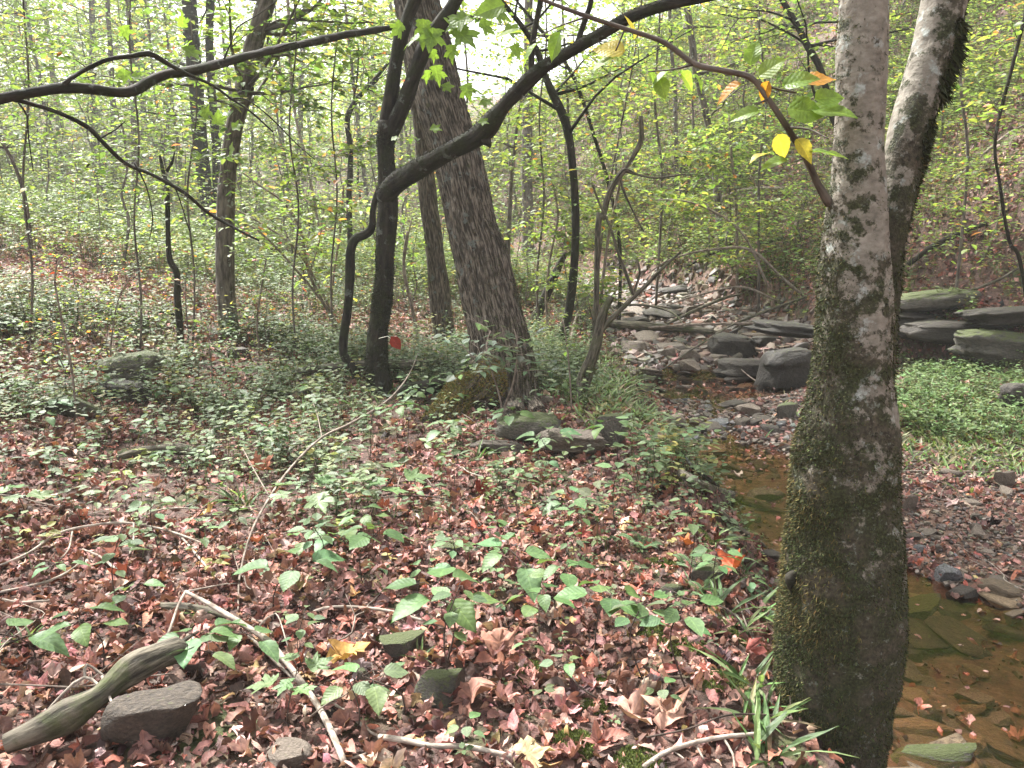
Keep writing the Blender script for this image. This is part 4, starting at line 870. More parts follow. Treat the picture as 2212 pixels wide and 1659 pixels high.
# ------------------------------------------------------------------ logs, fallen branches, sticks
def gpath(pts, lift=0.0):
    o = []; rad = []
    for q in pts:
        g = G(q[0], q[1]); d = proj(g)[2]; rr = q[2] / 2 / FPX * d; o.append(g + UP * (rr * .6 + lift + (q[3] if len(q) > 3 else 0))); rad.append(rr)
    return np.array(o), np.array(rad)
def wood(name, label, cat, pts, m, subs=(), sides=10, step=.03, amp=.10, lift=0.0, group=None, seed=0):
    p, r_ = gpath(pts, lift); base = p[0]; A = Acc(); tube(A, p, r_, sides, step, rough_disp(amp, 7, seed, amp), bcoff=seed)
    for q in subs: pp, rr = gpath(q, lift); tube(A, pp, rr, 7, step, rough_disp(.1, 7, seed))
    return tag(ob(name, mesh(name, local(A, base), m), None, base), label, cat, group)
wood("log", "weathered grey log lying over a dark boulder, bottom left corner", "log", [(20, 1650, 30, .05), (90, 1634, 36, .07), (160, 1610, 44, .09), (225, 1590, 42, .12), (290, 1552, 54, .14), (345, 1524, 50, .15), (390, 1506, 60, .15), (408, 1499, 40, .15)], M_deadwood, [[(300, 1548, 22, .17), (350, 1518, 20, .19), (396, 1496, 16, .19)], [(360, 1520, 20, .15), (400, 1480, 12, .16), (436, 1452, 5, .16)]], sides=40, step=.015, amp=.34, seed=1)
wood("branch", "thick pale fallen branch slanting to the bottom edge, left foreground", "fallen branch", [(405, 1328, 7, .10), (450, 1348, 9, .09), (495, 1372, 11, .08), (540, 1395, 12, .07), (580, 1420, 15, .06), (615, 1455, 14, .05), (650, 1495, 13, .04), (690, 1550, 14, .03), (720, 1610, 15, .03), (745, 1665, 15, .02)], M_pale,
     [[(405, 1328, 6, .10), (388, 1350, 6, .08), (370, 1385, 6, .05), (350, 1410, 4, .02), (335, 1435, 3)], [(405, 1328, 5, .10), (440, 1315, 4, .09), (490, 1290, 3, .06), (520, 1275, 2, .03)], [(540, 1400, 8, .05), (600, 1450, 8, .03), (660, 1500, 6, .02), (740, 1545, 6, .02), (800, 1590, 5, .02)], [(560, 1410, 4, .1), (600, 1398, 3, .14), (625, 1450, 3, .10)]], sides=12, seed=2)
wood("stick", "long thin stick arching over the leaves at the left edge", "stick", [(-20, 1240, 6, .02), (60, 1215, 6, .04), (130, 1182, 6, .07), (200, 1168, 5, .08), (270, 1162, 5, .08), (340, 1165, 5, .06), (400, 1176, 5, .04), (450, 1188, 4, .02)], M_pale, [[(160, 1175, 4, .07), (150, 1205, 4, .04), (130, 1218, 3, .02)], [(292, 1163, 4, .08), (290, 1190, 4, .05), (278, 1215, 3, .02)], [(390, 1170, 5, .03), (420, 1205, 5, .03), (470, 1260, 5, .02), (530, 1300, 4, .01)]], seed=3)
wood("stick", "curved pale stick in the litter below the long arching stick", "stick", [(180, 1200, 4, .03), (220, 1218, 6, .03), (260, 1248, 6, .02), (300, 1268, 5, .01)], M_pale, seed=4)
wood("stick", "looped grey stick lying at the far left below the arching stick", "stick", [(0, 1290, 6, .02), (50, 1285, 6, .03), (110, 1274, 6, .04), (150, 1258, 5, .05), (180, 1235, 4, .05)], M_pale, [[(0, 1300, 6, .01), (40, 1312, 6, .02), (90, 1314, 5, .03), (120, 1308, 4, .02)]], seed=5)
wood("stick", "forked twig over leaves just above the weathered log", "stick", [(95, 1560, 6, .02), (140, 1535, 6, .06), (190, 1522, 7, .10), (230, 1540, 6, .08), (262, 1555, 5, .04)], M_pale, [[(190, 1522, 6, .10), (196, 1505, 6, .12), (240, 1515, 4, .08)], [(230, 1545, 6, .14), (245, 1590, 6, .14), (262, 1620, 4, .12)]], seed=6)
wood("stick", "brown stick running level in front of the big-leaved seedling, centre left", "stick", [(630, 1362, 6, .01), (665, 1346, 6, .03), (700, 1335, 7, .04), (760, 1332, 7, .04), (840, 1336, 7, .03), (900, 1348, 6, .02), (960, 1360, 4, .01)], M_pale, seed=7)
wood("stick", "short straight stick left of the level brown stick", "stick", [(545, 1352, 8, .02), (580, 1358, 8, .02), (612, 1362, 8, .01)], M_pale, seed=8)
wood("branch", "long bare branch rising to the right across the low plants, left of centre", "fallen branch", [(515, 1330, 3.7, 0.02), (520, 1265, 4.3, 0.05), (545, 1200, 5.0, 0.11), (585, 1140, 5.6, 0.16), (640, 1085, 5.6, 0.23), (700, 1035, 5.6, 0.27), (760, 1000, 5.6, 0.27), (810, 965, 5.0, 0.27), (850, 935, 3.7, 0.29), (885, 885, 2.5, 0.31), (905, 830, 1.9, 0.32)], M_twig, [[(520, 1265, 2.5, 0.05), (505, 1215, 1.9, 0.05)], [(545, 1200, 2.5, 0.11), (570, 1190, 1.9, 0.09), (600, 1215, 1.2, 0.02)], [(700, 1035, 2.5, 0.27), (690, 990, 1.9, 0.31), (680, 960, 1.2, 0.32)], [(585, 1140, 3.1, 0.18), (555, 1100, 2.5, 0.23), (530, 1060, 1.9, 0.27)]], seed=9)
wood("branch", "peeled pinkish branch along the bottom edge, centre", "fallen branch", [(820, 1607, 12, .02), (870, 1620, 13, .03), (930, 1633, 12, .03), (1000, 1634, 12, .03), (1060, 1645, 10, .03), (1130, 1655, 10, .02)], M_pale, [[(760, 1560, 6, .02), (790, 1588, 6, .02), (822, 1606, 6, .02)], [(700, 1645, 5, .01), (760, 1645, 6, .01), (800, 1632, 5, .01)], [(1050, 1640, 6, .02), (1090, 1655, 6, .02), (1130, 1690, 5, .01)]], seed=10)
wood("branch", "crooked dead branch with side twigs at the bottom, left of the mossy tree", "fallen branch", [(1390, 1672, 10, .02), (1430, 1650, 10, .03), (1490, 1634, 10, .04), (1560, 1626, 10, .05), (1640, 1618, 8, .05)], M_pale, [[(1560, 1626, 6, .05), (1582, 1650, 6, .03), (1586, 1680, 5, .02)], [(1500, 1632, 6, .04), (1520, 1655, 5, .02)], [(1420, 1655, 5, .03), (1450, 1640, 5, .03), (1500, 1668, 5, .01)]], seed=11)
wood("stick", "small forked twig in the litter right of bottom centre", "stick", [(1340, 1560, 6, .02), (1370, 1535, 5, .03), (1385, 1512, 5, .04), (1392, 1490, 3, .05)], M_pale, [[(1380, 1525, 4, .03), (1410, 1530, 3, .02)]], seed=12)
wood("stick", "thin reddish twig slanting in moss on the brook bank", "stick", [(1580, 1640, 4, .01), (1646, 1555, 4, .03), (1665, 1520, 4, .05), (1735, 1507, 3, .06)], M_twigd, seed=13)
wood("log", "wet dark log reaching from the bank across the foot of the upper pool", "log", [(1468, 1060, 18, .10), (1520, 1076, 24, .05), (1580, 1090, 24, .04), (1640, 1102, 18, .03), (1694, 1116, 9, .02)], M_deadwood, sides=20, amp=.12, seed=14)
wood("branch", "dark branch lying on the bank just above the wet log", "fallen branch", [(1470, 1012, 8, .10), (1500, 1036, 9, .06), (1540, 1058, 8, .04), (1566, 1070, 5, .02)], M_bark_dark, seed=15)
wood("log", "brown crooked root log on the bank beside the mossy tree", "log", [(1556, 1130, 12, .06), (1590, 1160, 14, .05), (1630, 1182, 12, .04), (1656, 1190, 6, .02)], M_deadwood, [[(1560, 1214, 10, .04), (1610, 1226, 12, .04), (1668, 1240, 8, .02)]], seed=16)
wood("log", "long brown rotting log behind the forked tree's foot", "log", [(640, 830, 16, .10), (720, 824, 20, .12), (800, 824, 22, .13), (880, 822, 22, .13), (960, 818, 20, .12), (1015, 822, 14, .08)], M_deadwood, sides=18, amp=.10, seed=17)
wood("log", "dark wet log lying in front of the rotting log, right of the forked tree's foot", "log", [(860, 872, 28, .06), (910, 868, 34, .08), (960, 862, 30, .08), (1010, 868, 20, .04)], M_bark_dark, sides=18, amp=.14, seed=18)
wood("branch", "broken pale branch stub pointing up left, behind the big leaning tree's foot", "fallen branch", [(932, 788, 8, .18), (950, 796, 12, .14), (980, 804, 13, .10), (1015, 812, 10, .04)], M_twig, seed=19)
wood("log", "small fallen log among the low plants at the left", "log", [(255, 1004, 10, .04), (320, 996, 18, .06), (390, 994, 22, .06), (440, 998, 16, .04)], M_deadwood, sides=14, amp=.14, seed=20)
wood("log", "half-buried mossy log under seedlings, left foreground", "log", [(330, 1318, 16, .01), (400, 1330, 22, .02), (470, 1340, 20, .02), (530, 1352, 12, .0)], M_deadwood, sides=14, amp=.12, seed=21)
dl = ["dark flood log at the head of the creek, lowest of the jam", "long pale pole lying level across the flood jam", "thin slanting pole on the flood jam pointing up right", "bleached branch leaning over the left end of the flood jam", "brown curved branch at the left end of the flood jam", "short log end at the right side of the flood jam", "long thin pole sloping down from the right bank to the flood jam", "twisted grey branch on top of the flood jam", "thin twig bridging the stones below the flood jam", "white stick propped against the undercut ledge block", "pale twig dipping into the far red pool"]
dp = [[(1316, 716, 16, .1), (1380, 724, 20, .1), (1450, 728, 18, .1), (1540, 734, 12, .1)], [(1400, 734, 5, .18), (1500, 730, 6, .2), (1600, 728, 6, .2), (1680, 726, 4, .2)], [(1440, 728, 6, .2), (1500, 705, 7, .25), (1560, 684, 7, .3), (1600, 672, 4, .3)], [(1232, 742, 5, .0), (1245, 700, 7, .1), (1270, 672, 8, .2), (1320, 668, 7, .2)], [(1228, 720, 4, .1), (1240, 690, 6, .2), (1290, 665, 7, .25), (1330, 690, 4, .1)], [(1600, 720, 10, .1), (1640, 714, 13, .1), (1670, 712, 12, .1)], [(1560, 740, 5, .2), (1600, 722, 5, .2), (1680, 690, 6, .2), (1740, 670, 5, .2)], [(1330, 700, 4, .3), (1390, 705, 5, .35), (1450, 716, 5, .3), (1480, 735, 3, .2)],
      [(1430, 815, 3, .1), (1480, 795, 4, .2), (1530, 770, 4, .25), (1570, 750, 3, .3)], [(1645, 800, 3, .3), (1660, 830, 4, .18), (1682, 852, 4, .05)], [(1580, 820, 2, .25), (1620, 840, 3, .15), (1660, 852, 3, .08)]]
for i, (l_, q) in enumerate(zip(dl, dp)): wood("log" if i in (0, 5) else "branch", l_, "log" if i in (0, 5) else "fallen branch", q, M_twig if i in (1, 3, 9, 10) else M_deadwood, seed=30 + i, sides=9, group="flood jam of branches at the head of the creek" if i < 8 else None)
for i, (l_, q) in enumerate([("dark fallen log slanting down the right slope behind the mossy tree's second stem", [(1960, 590, 12, .1), (2010, 560, 13, .15), (2070, 530, 12, .15), (2130, 500, 9, .1)]), ("thin grey fallen branch across the upper right slope", [(2060, 420, 5, .2), (2110, 380, 6, .25), (2170, 330, 6, .25), (2212, 300, 5, .2)]), ("brown fallen branch on the slope above the mossy ledge block", [(2020, 640, 6, .1), (2080, 655, 7, .15), (2150, 640, 6, .2), (2200, 610, 5, .2)]), ("crooked dark branch lying on the slope left of the mossy tree", [(1480, 600, 6, .2), (1540, 575, 8, .25), (1610, 565, 8, .25), (1690, 540, 6, .2)]), ("dark fallen log high on the slope left of the mossy tree", [(1520, 470, 8, .2), (1600, 440, 9, .25), (1700, 430, 8, .2)]), ("grey branch pointing uphill on the far right slope", [(2120, 580, 5, .1), (2150, 520, 6, .2), (2165, 450, 5, .3)]), ("pale fallen branch on the left slope above the ledge stone", [(190, 700, 5, .1), (280, 690, 6, .15), (380, 700, 5, .1)]), ("dark fallen branch on the left slope near the far left edge", [(20, 640, 6, .1), (110, 655, 8, .12), (220, 650, 6, .1)])]):
    wood("branch" if "branch" in l_ else "log", l_, "fallen branch" if "branch" in l_ else "log", q, (M_bark_dark, M_twig, M_deadwood)[i % 3], seed=60 + i, sides=9)
# loose sticks
r = np.random.default_rng(12)
for i in range(170):
    x, y = wedge(r, 1, 1.9, 9 if i < 50 else 14, .62, .2); x, y = x[0], y[0]
    if x > XL(y) - .15 and y < 7.5 and x < XR(y) + .3: continue
    L = r.uniform(.25, .9); an = r.uniform(0, np.pi); n = 7; pts = []
    for k in range(n):
        xx = x + math.cos(an) * L * (k / (n - 1) - .5); yy = y + math.sin(an) * L * (k / (n - 1) - .5); an += r.normal() * .12
        pts.append((xx, yy, float(Hf(xx, yy)) + .025 + .035 * math.sin(k) * r.random() + .02))
    A = Acc(); rd = r.uniform(.0025, .006); tube(A, pts, np.linspace(rd, rd * .4, n), 6, .03, rough_disp(.15, 8, i))
    k = r.integers(2, 5); q = np.array(pts[k]); dd = np.array([math.cos(an + .8), math.sin(an + .8), .25]) * L * .3; tube(A, [q, q + dd * .5, q + dd], [rd * .6, rd * .4, rd * .2], 5, .03)
    base = np.array(pts[0]); o = ob("stick", mesh("stick", local(A, base), (M_twig, M_pale, M_twigd)[i % 3]), None, base)
    REG.append((o, ("thin stick on leaf litter", "loose sticks"), "stick"))

# ------------------------------------------------------------------ leaf litter (stuff)
a = Acc(); r = np.random.default_rng(21)
for (n, y0, y1, s0, s1, T, lift) in ((34000, 1.4, 4.2, .018, .095, T_dead, .026), (46000, 4.0, 8, .025, .10, T_dead, .03), (46000, 8, 16, .04, .12, T_deadfar, .03), (40000, 9, 22, .05, .14, T_deadfar, .05), (30000, 16, 34, .09, .2, T_deadfar, .04)):
    x, y = wedge(r, n, y0, y1); zz = zone(x, y)
    under = (y < 10) & (Hf(x, y, False) < ZW(y))
    k = r.random(n) < np.where(under, .05, np.where(zz > .5, .55, 1.0)) * (1 - .6 * sm((vn2(x, y, .9, 44) - .25) / .2)); x, y = x[k], y[k]; n = len(x)
    s_ = s0 + (s1 - s0) * r.random(n) ** 2.8; nn = nrm(gnormal(x, y) + r.normal(size=(n, 3)) * .45); d = nrm(np.cross(nn, nrm(r.normal(size=(n, 3)))))
    pos = np.stack([x, y, Hf(x, y) + r.uniform(.0, lift, n) + s_ * .08], -1) - d * s_[:, None] * .5
    scatter(a, T, pos, d, nn, s_, pal(r, n, DEAD, DW, .32), r)
x = r.uniform(1.4, 3.6, 2600); y = r.uniform(2.4, 10.5, 2600); k = (Hf(x, y, False) < ZW(y) - .02) & (r.random(2600) < .22); x, y = x[k], y[k]; n = len(x)
d = nrm(r.normal(size=(n, 3)) * np.array([1, 1, .04])); scatter(a, T_dead, np.stack([x, y, ZW(y) + .006], -1), d, nrm(UP + r.normal(size=(n, 3)) * .08), r.uniform(.02, .08, n), pal(r, n, DEAD, DW), r)
tag(ob("leaf_litter", mesh("leaf_litter", a, M_dead, True)), "reddish-brown fallen leaves carpeting the woodland floor", "leaf litter", kind='stuff')

# a few single fallen leaves one can point to
def one_leaf(px, py, wpx, col, label, an, seed, tilt=.3, lift=.05, T=None, cat="leaf"):
    rr = np.random.default_rng(seed); g = G(px, py) + UP * lift; s_ = wpx / FPX * proj(g)[2]; d = np.array([math.cos(an), math.sin(an), rr.uniform(-.1, .3)]); A = Acc()
    scatter(A, T or T_dead[seed % 8:seed % 8 + 1], (-nrm(d) * s_ * .5)[None], d[None], nrm(UP + np.array([0, -tilt, 0]) + rr.normal(size=3) * .15)[None], np.array([s_]), np.array([col]), rr)
    tag(ob("fallen_leaf", mesh("fallen_leaf", A, M_dead, True), None, g), label, cat)
one_leaf(752, 1440, 78, (.42, .25, .08), "yellow spotted fallen leaf with orange tip left of bottom centre", -1.2, 1)
one_leaf(1150, 1650, 90, (.42, .33, .19), "pale yellow fallen leaf at the bottom edge by the peeled branch", .1, 2, .1)
one_leaf(1575, 1270, 66, (.42, .10, .04), "red-orange fallen leaf caught among bank grass left of the mossy tree", 1.9, 3, .7, .12)
one_leaf(1088, 1408, 90, (.30, .15, .11), "large curled brown leaf standing in the litter, centre foreground", .3, 4, .6)
one_leaf(1020, 1520, 120, (.34, .17, .13), "large pinkish maple leaf lying flat, bottom centre", -.7, 5, .2)
one_leaf(1370, 1560, 96, (.40, .24, .19), "pale brown leaf left of a matching one, bottom right of centre", 1.2, 6, .3)
one_leaf(1435, 1555, 90, (.44, .25, .19), "pale pinkish leaf right of its matching neighbour, bottom right of centre", 1.7, 7, .3)
one_leaf(1050, 1080, 46, (.16, .03, .022), "dark red crumpled leaf in the middle of the floor below the flat slabs", .2, 8, .4)
one_leaf(570, 1035, 52, (.32, .13, .08), "curled brown leaf on the low plants left of centre", .9, 9, .6, .1)
one_leaf(1120, 1180, 60, (.33, .15, .11), "rolled brown leaf right of the small bright mossy stone", 1.3, 10, .4)
one_leaf(1480, 1190, 34, (.5, .16, .05), "small orange leaf on the mossy bank", 1.3, 11, .4)
A = Acc(); c = P(852, 738, 7.2); rr = np.random.default_rng(3)
tube(A, [np.array([-.14, 0, .03]), np.array([-.06, 0, .05]), np.array([-.02, 0, .02])], [.002, .002, .002], 5); scatter(A, [T_oval[2]], np.array([[-.03, 0, .05]]), np.array([[.55, 0, -.8]]), np.array([[.2, -1, .2]]), np.array([.15]), np.array([(.22, .022, .012)]), rr)
tag(ob("red_leaf", mesh("red_leaf", A, M_dead, False), None, c), "dark red leaf hanging beside the forked tree's lower trunk", "leaf")

# ------------------------------------------------------------------ low green cover (stuff)
a = Acc(); r = np.random.default_rng(31)
def cover(acc, n, y0, y1, s0, s1, h0, h1, T, leaves, dens, r, pl=LOWG, pw=(5, 5, 3, .7)):
    x, y = wedge(r, n, y0, y1); k = r.random(n) < dens(x, y) * np.where((x > -.25) & (x < .95) & (y > 4.9) & (y < 6.0), .25, 1) * np.where((x > -1.1) & (x < .6) & (y > 5.7) & (y < 7.4), .10, 1) * np.where((x > -2.1) & (x < -.9) & (y > 6.6) & (y < 8.4), .35, 1); x, y = x[k], y[k]; n = len(x)
    base = np.stack([x, y, Hf(x, y)], -1); h = r.uniform(h0, h1, n); col = pal(r, n, pl, pw, .18); s_ = r.uniform(s0, s1, n)
    a0 = r.uniform(0, 6.28, n); top = base + np.stack([r.normal(size=n) * h * .2, r.normal(size=n) * h * .2, h], -1)
    for i in range(leaves):
        an = a0 + i * 6.283 / min(leaves, 5) + r.normal(size=n) * .3; d = np.stack([np.cos(an), np.sin(an), r.uniform(-.15, .3, n)], -1)
        lv = top - UP * (h * (i // 3) * .22)[:, None] + r.normal(size=(n, 3)) * (h * .07)[:, None]
        scatter(acc, T, lv + d * (s_ * .15)[:, None], d, nrm(UP + r.normal(size=(n, 3)) * .25), s_ * r.uniform(.7, 1.15, n), col * r.uniform(.85, 1.15, (n, 1)), r)
    side = np.tile([[.0015, 0, 0]], (n, 1)) * (1 + y[:, None] * .15)
    acc.add(np.stack([base - side, base + side, top], 1).reshape(-1, 3), np.arange(3 * n).reshape(-1, 3), np.repeat(col * .5, 3, 0))
def dens_left(x, y):
    z = zone(x, y); n = .34 + .9 * vn2(x, y, .7, 61) + .7 * vn2(x, y, 2.1, 62)
    mid = sm((y - 2.6) / 2.2) * .8 + .10
    lf = 1 - .65 * sm((-x - 2.5) / 2) * sm((y - 7.5) / 2) * (1 - sm((y - 13) / 3))
    return np.clip(n, .04, 1) * mid * lf * (z < .15) * ((y < 6.2) | (x < XL(y) - .25)) * np.where((y > 6) & (y < 12) & (x > XL(y) - 1.0), .35, 1)
cover(a, 5200, 1.8, 5.0, .02, .05, .02, .10, T_oval, 4, lambda x, y: dens_left(x, y) * (x < XL(y)), r)
cover(a, 16000, 3.6, 8.5, .018, .045, .03, .16, T_oval, 5, lambda x, y: dens_left(x, y) * (x < XL(y) - .1), r)
cover(a, 19000, 2.7, 10, .028, .074, .10, .38, T_oval, 8, lambda x, y: np.clip(dens_left(x, y) * 1.3 + .06 * (x < 0), 0, 1) * (x < XL(y) - np.where(y > 6, .8, .4)) * np.clip((y - 2.6 - .9 * sm((x + .8) / 1.6)) / 1.7, 0, 1), r)
cover(a, 30000, 8.0, 15, .03, .065, .05, .5, T_far, 7, lambda x, y: dens_left(x, y) * np.where(x > XC(y), .8, 1), r)
cover(a, 22000, 8.5, 22, .05, .11, .12, .8, T_far, 7, lambda x, y: (x > XC(y) + .05) * np.clip(.9 + vn2(x, y, .5, 65), .1, 1), r, GREENS[:4] + [LOWG[2]], (5, 3, 6, 1.5, 4))
cover(a, 34000, 14, 26, .06, .12, .1, .7, T_far, 5, lambda x, y: np.clip(.75 + vn2(x, y, .35, 63), .1, 1) * (zone(x, y) < .4), r, GREENS[:4] + [LOWG[0]], (5, 4, 5, 1, 4))
cover(a, 22000, 25, 48, .12, .24, .2, 1.4, T_far, 5, lambda x, y: np.clip(.8 + vn2(x, y, .2, 64), .1, 1), r, GREENS, G_SUN)
tag(ob("ground_cover", mesh("ground_cover", a, M_low, False)), "low pale green leafy plants covering the woodland floor and slopes", "ground cover", kind='stuff')

# grass: bright tuft bed on the right bank, finer grass by the creek edge
def grass(acc, n, fx, s0, s1, r, cols, wts=None, T=T_blade):
    x, y = fx(n); z = Hf(x, y); an = r.uniform(0, 6.28, n); d = nrm(np.stack([np.cos(an) * .8, np.sin(an) * .8, r.uniform(.1, 1.5, n)], -1)); nn = nrm(np.cross(np.cross(d, UP), d)); s_ = r.uniform(s0, s1, n)
    scatter(acc, T, np.stack([x, y, z], -1), d, nn, s_, pal(r, n, cols, wts or [1] * len(cols), .2), r)
a = Acc(); GR = [(.11, .18, .055), (.15, .22, .08), (.075, .125, .04), (.18, .23, .10), (.22, .20, .12)]
def patch(pxs, n, jx=.16, jy=.2):
    c = np.array([G(*q)[:2] for q in pxs]); k = r.integers(0, len(c), n); return c[k, 0] + r.normal(size=n) * jx, c[k, 1] + r.normal(size=n) * jy
grass(a, 8500, lambda n: patch([(1945, 850), (1980, 900), (2030, 930), (2080, 900), (2120, 940), (2170, 960), (2000, 960), (2060, 970), (2150, 915), (2205, 990), (1950, 945), (1960, 800), (2030, 850), (2100, 870), (2230, 940)], n, .5, .55), .05, .17, r, GR, T=[oval(.12, .3, .4, 3), oval(.2, .3, .3, 3)])
grass(a, 7000, lambda n: patch([(1240, 800), (1290, 830), (1320, 850), (1200, 780), (1260, 850), (1340, 900), (1180, 760), (1260, 780)], n, .22, .35), .06, .18, r, GR, T=[oval(.16, .3, .4, 3)])
grass(a, 2500, lambda n: patch([(1000, 780), (950, 790), (900, 800), (1020, 830), (700, 800), (780, 860)], n, .4, .4), .08, .2, r, GR)
def gpl(x, y): return np.clip(.9 + vn2(x, y, 1.6, 71), 0, 1) * (zone(x, y) < .6) * (y > 7.4) * (y < 12) * (x > XR(y) + .7) * (x < XC(y) + .2)
cover(a, 34000, 7.2, 12, .025, .06, .05, .24, T_oval, 5, gpl, r, [(.12, .19, .07), (.15, .21, .09), (.09, .14, .05)], (1, 1, 1))
tag(ob("grass", mesh("grass", a, M_low, False)), "fine bright green grass on the creek banks", "grass", kind='stuff')

# moss cushions
def cushion(px, py, wpx, label, seed):
    g = G(px, py); rr = np.random.default_rng(seed); w_ = wpx / FPX * proj(g)[2] / 2; A = Acc(); V = ICO_V[:].copy()
    V = V * (1 + .18 * vn(V, 2.4, seed)[:, None]); V = V * np.array([w_, w_ * .8, w_ * .28]); x, y = V[:, 0] + g[0], V[:, 1] + g[1]; V[:, 2] += Hf(x, y) - g[2] - w_ * .06
    A.add(V, ICO_F, np.tile([.06, .065, .02], (len(V), 1))); q = np.concatenate([ICO_F, ICO_F[:, :1]], 1)
    fibres(A, V, q, 3200, rr, .010, lambda c, n: np.clip(n[:, 2], 0, 1), [(.13, .17, .035), (.09, .12, .03), (.17, .19, .05), (.06, .07, .02)], [3, 3, 2, 2], down=-.4)
    tag(ob("moss_cushion", mesh("moss_cushion", A, M_moss, False), None, g), label, "moss")
for i, (x, y, w_, l_) in enumerate([(985, 1188, 54, "bright green moss tuft on the small stone in the middle litter"), (1145, 1455, 96, "moss cushion with a brown leaf on it, bottom centre"), (1400, 1360, 90, "wide moss patch on the bank, farther from the mossy tree"), (1470, 1395, 110, "wide moss patch on the bank edge, nearer the mossy tree"), (1282, 1530, 60, "small moss patch right of the moss cushion at the bottom"), (1240, 1610, 110, "moss patch near the bottom edge left of the dead branch"), (1380, 1650, 120, "moss patch at the bottom edge beside the crooked dead branch"),
                                 (1560, 1480, 120, "mossy hump of bank right beside the mossy tree"), (1510, 1160, 90, "green moss streak on the upper brook bank"), (1440, 1040, 70, "moss clump on the bank corner above the wet log"), (845, 1378, 60, "yellow-green moss on top of the hump-backed stone"), (1300, 1480, 60, "little moss clump between two broad seedlings near the bottom"), (1430, 1220, 80, "low moss mat left of the fern"), (1620, 1395, 90, "moss on the bank edge behind the grass tufts")]): cushion(x, y, w_, l_, i)

# ------------------------------------------------------------------ plants: seedlings, ferns, grass tufts (copies of a few kinds)
def seedling(seed, nl, h, s_, T, col, two=False):
    rr = np.random.default_rng(seed); o = empty("seedling", (0, 0, 0), "x", "seedling"); A = Acc(); B = Acc()
    st = [np.array([0, 0, -.03]), np.array([rr.normal() * .02, rr.normal() * .02, h * .55]), np.array([rr.normal() * .04, rr.normal() * .04, h])]
    tube(A, st, [.0028, .0022, .0016], 6, .03); a0 = rr.uniform(0, 6)
    for i in range(nl):
        an = a0 + i * 2.4; t = 1 - .5 * (i / nl) ** 1.3 * (1 if two else .6); b = st[1] * (1 - (t * 2 - 1)) + st[2] * (t * 2 - 1) if t > .5 else st[1]
        d = np.array([math.cos(an), math.sin(an), rr.uniform(-.05, .35)]); pl = s_ * rr.uniform(.3, .7); e = b + nrm(d) * pl
        tube(A, [b, (b + e) / 2 + UP * .008, e], [.0013, .0011, .0009], 4); ls = s_ * rr.uniform(.7, 1.2)
        scatter(B, T, e[None], (d - UP * .25)[None], nrm(UP + rr.normal(size=3) * .22)[None], np.array([ls]), pal(rr, 1, [col], [1], .12), rr)
    ob("stem", mesh("stem", A, M_twigd), o); ob("leaves", mesh("leaves", B, M_low, True), o); return o
SEED = [seedling(1, 6, .22, .10, T_broad, (.10, .175, .06)), seedling(2, 5, .16, .12, T_broad, (.12, .19, .09)), seedling(3, 7, .28, .085, T_oval, (.10, .17, .07)), seedling(4, 4, .12, .075, T_broad, (.12, .19, .08)), seedling(5, 9, .36, .07, T_oval, (.10, .165, .07), True), seedling(6, 5, .14, .10, T_maple, (.13, .21, .08))]
used = set()
def place(protos, k, x, y, sc, rz, label=None, cat=None, group=None):
    p_ = protos[k]; c = p_ if id(p_) not in used else copy_tree(p_); used.add(id(p_))
    c.location = (float(x), float(y), float(Hf(x, y))); c.scale = (sc,) * 3; c.rotation_euler = (R.uniform(-.1, .1), R.uniform(-.1, .1), rz)
    if label: c['label'] = label
    if group: c['group'] = group
    if cat: c['category'] = cat
    return c
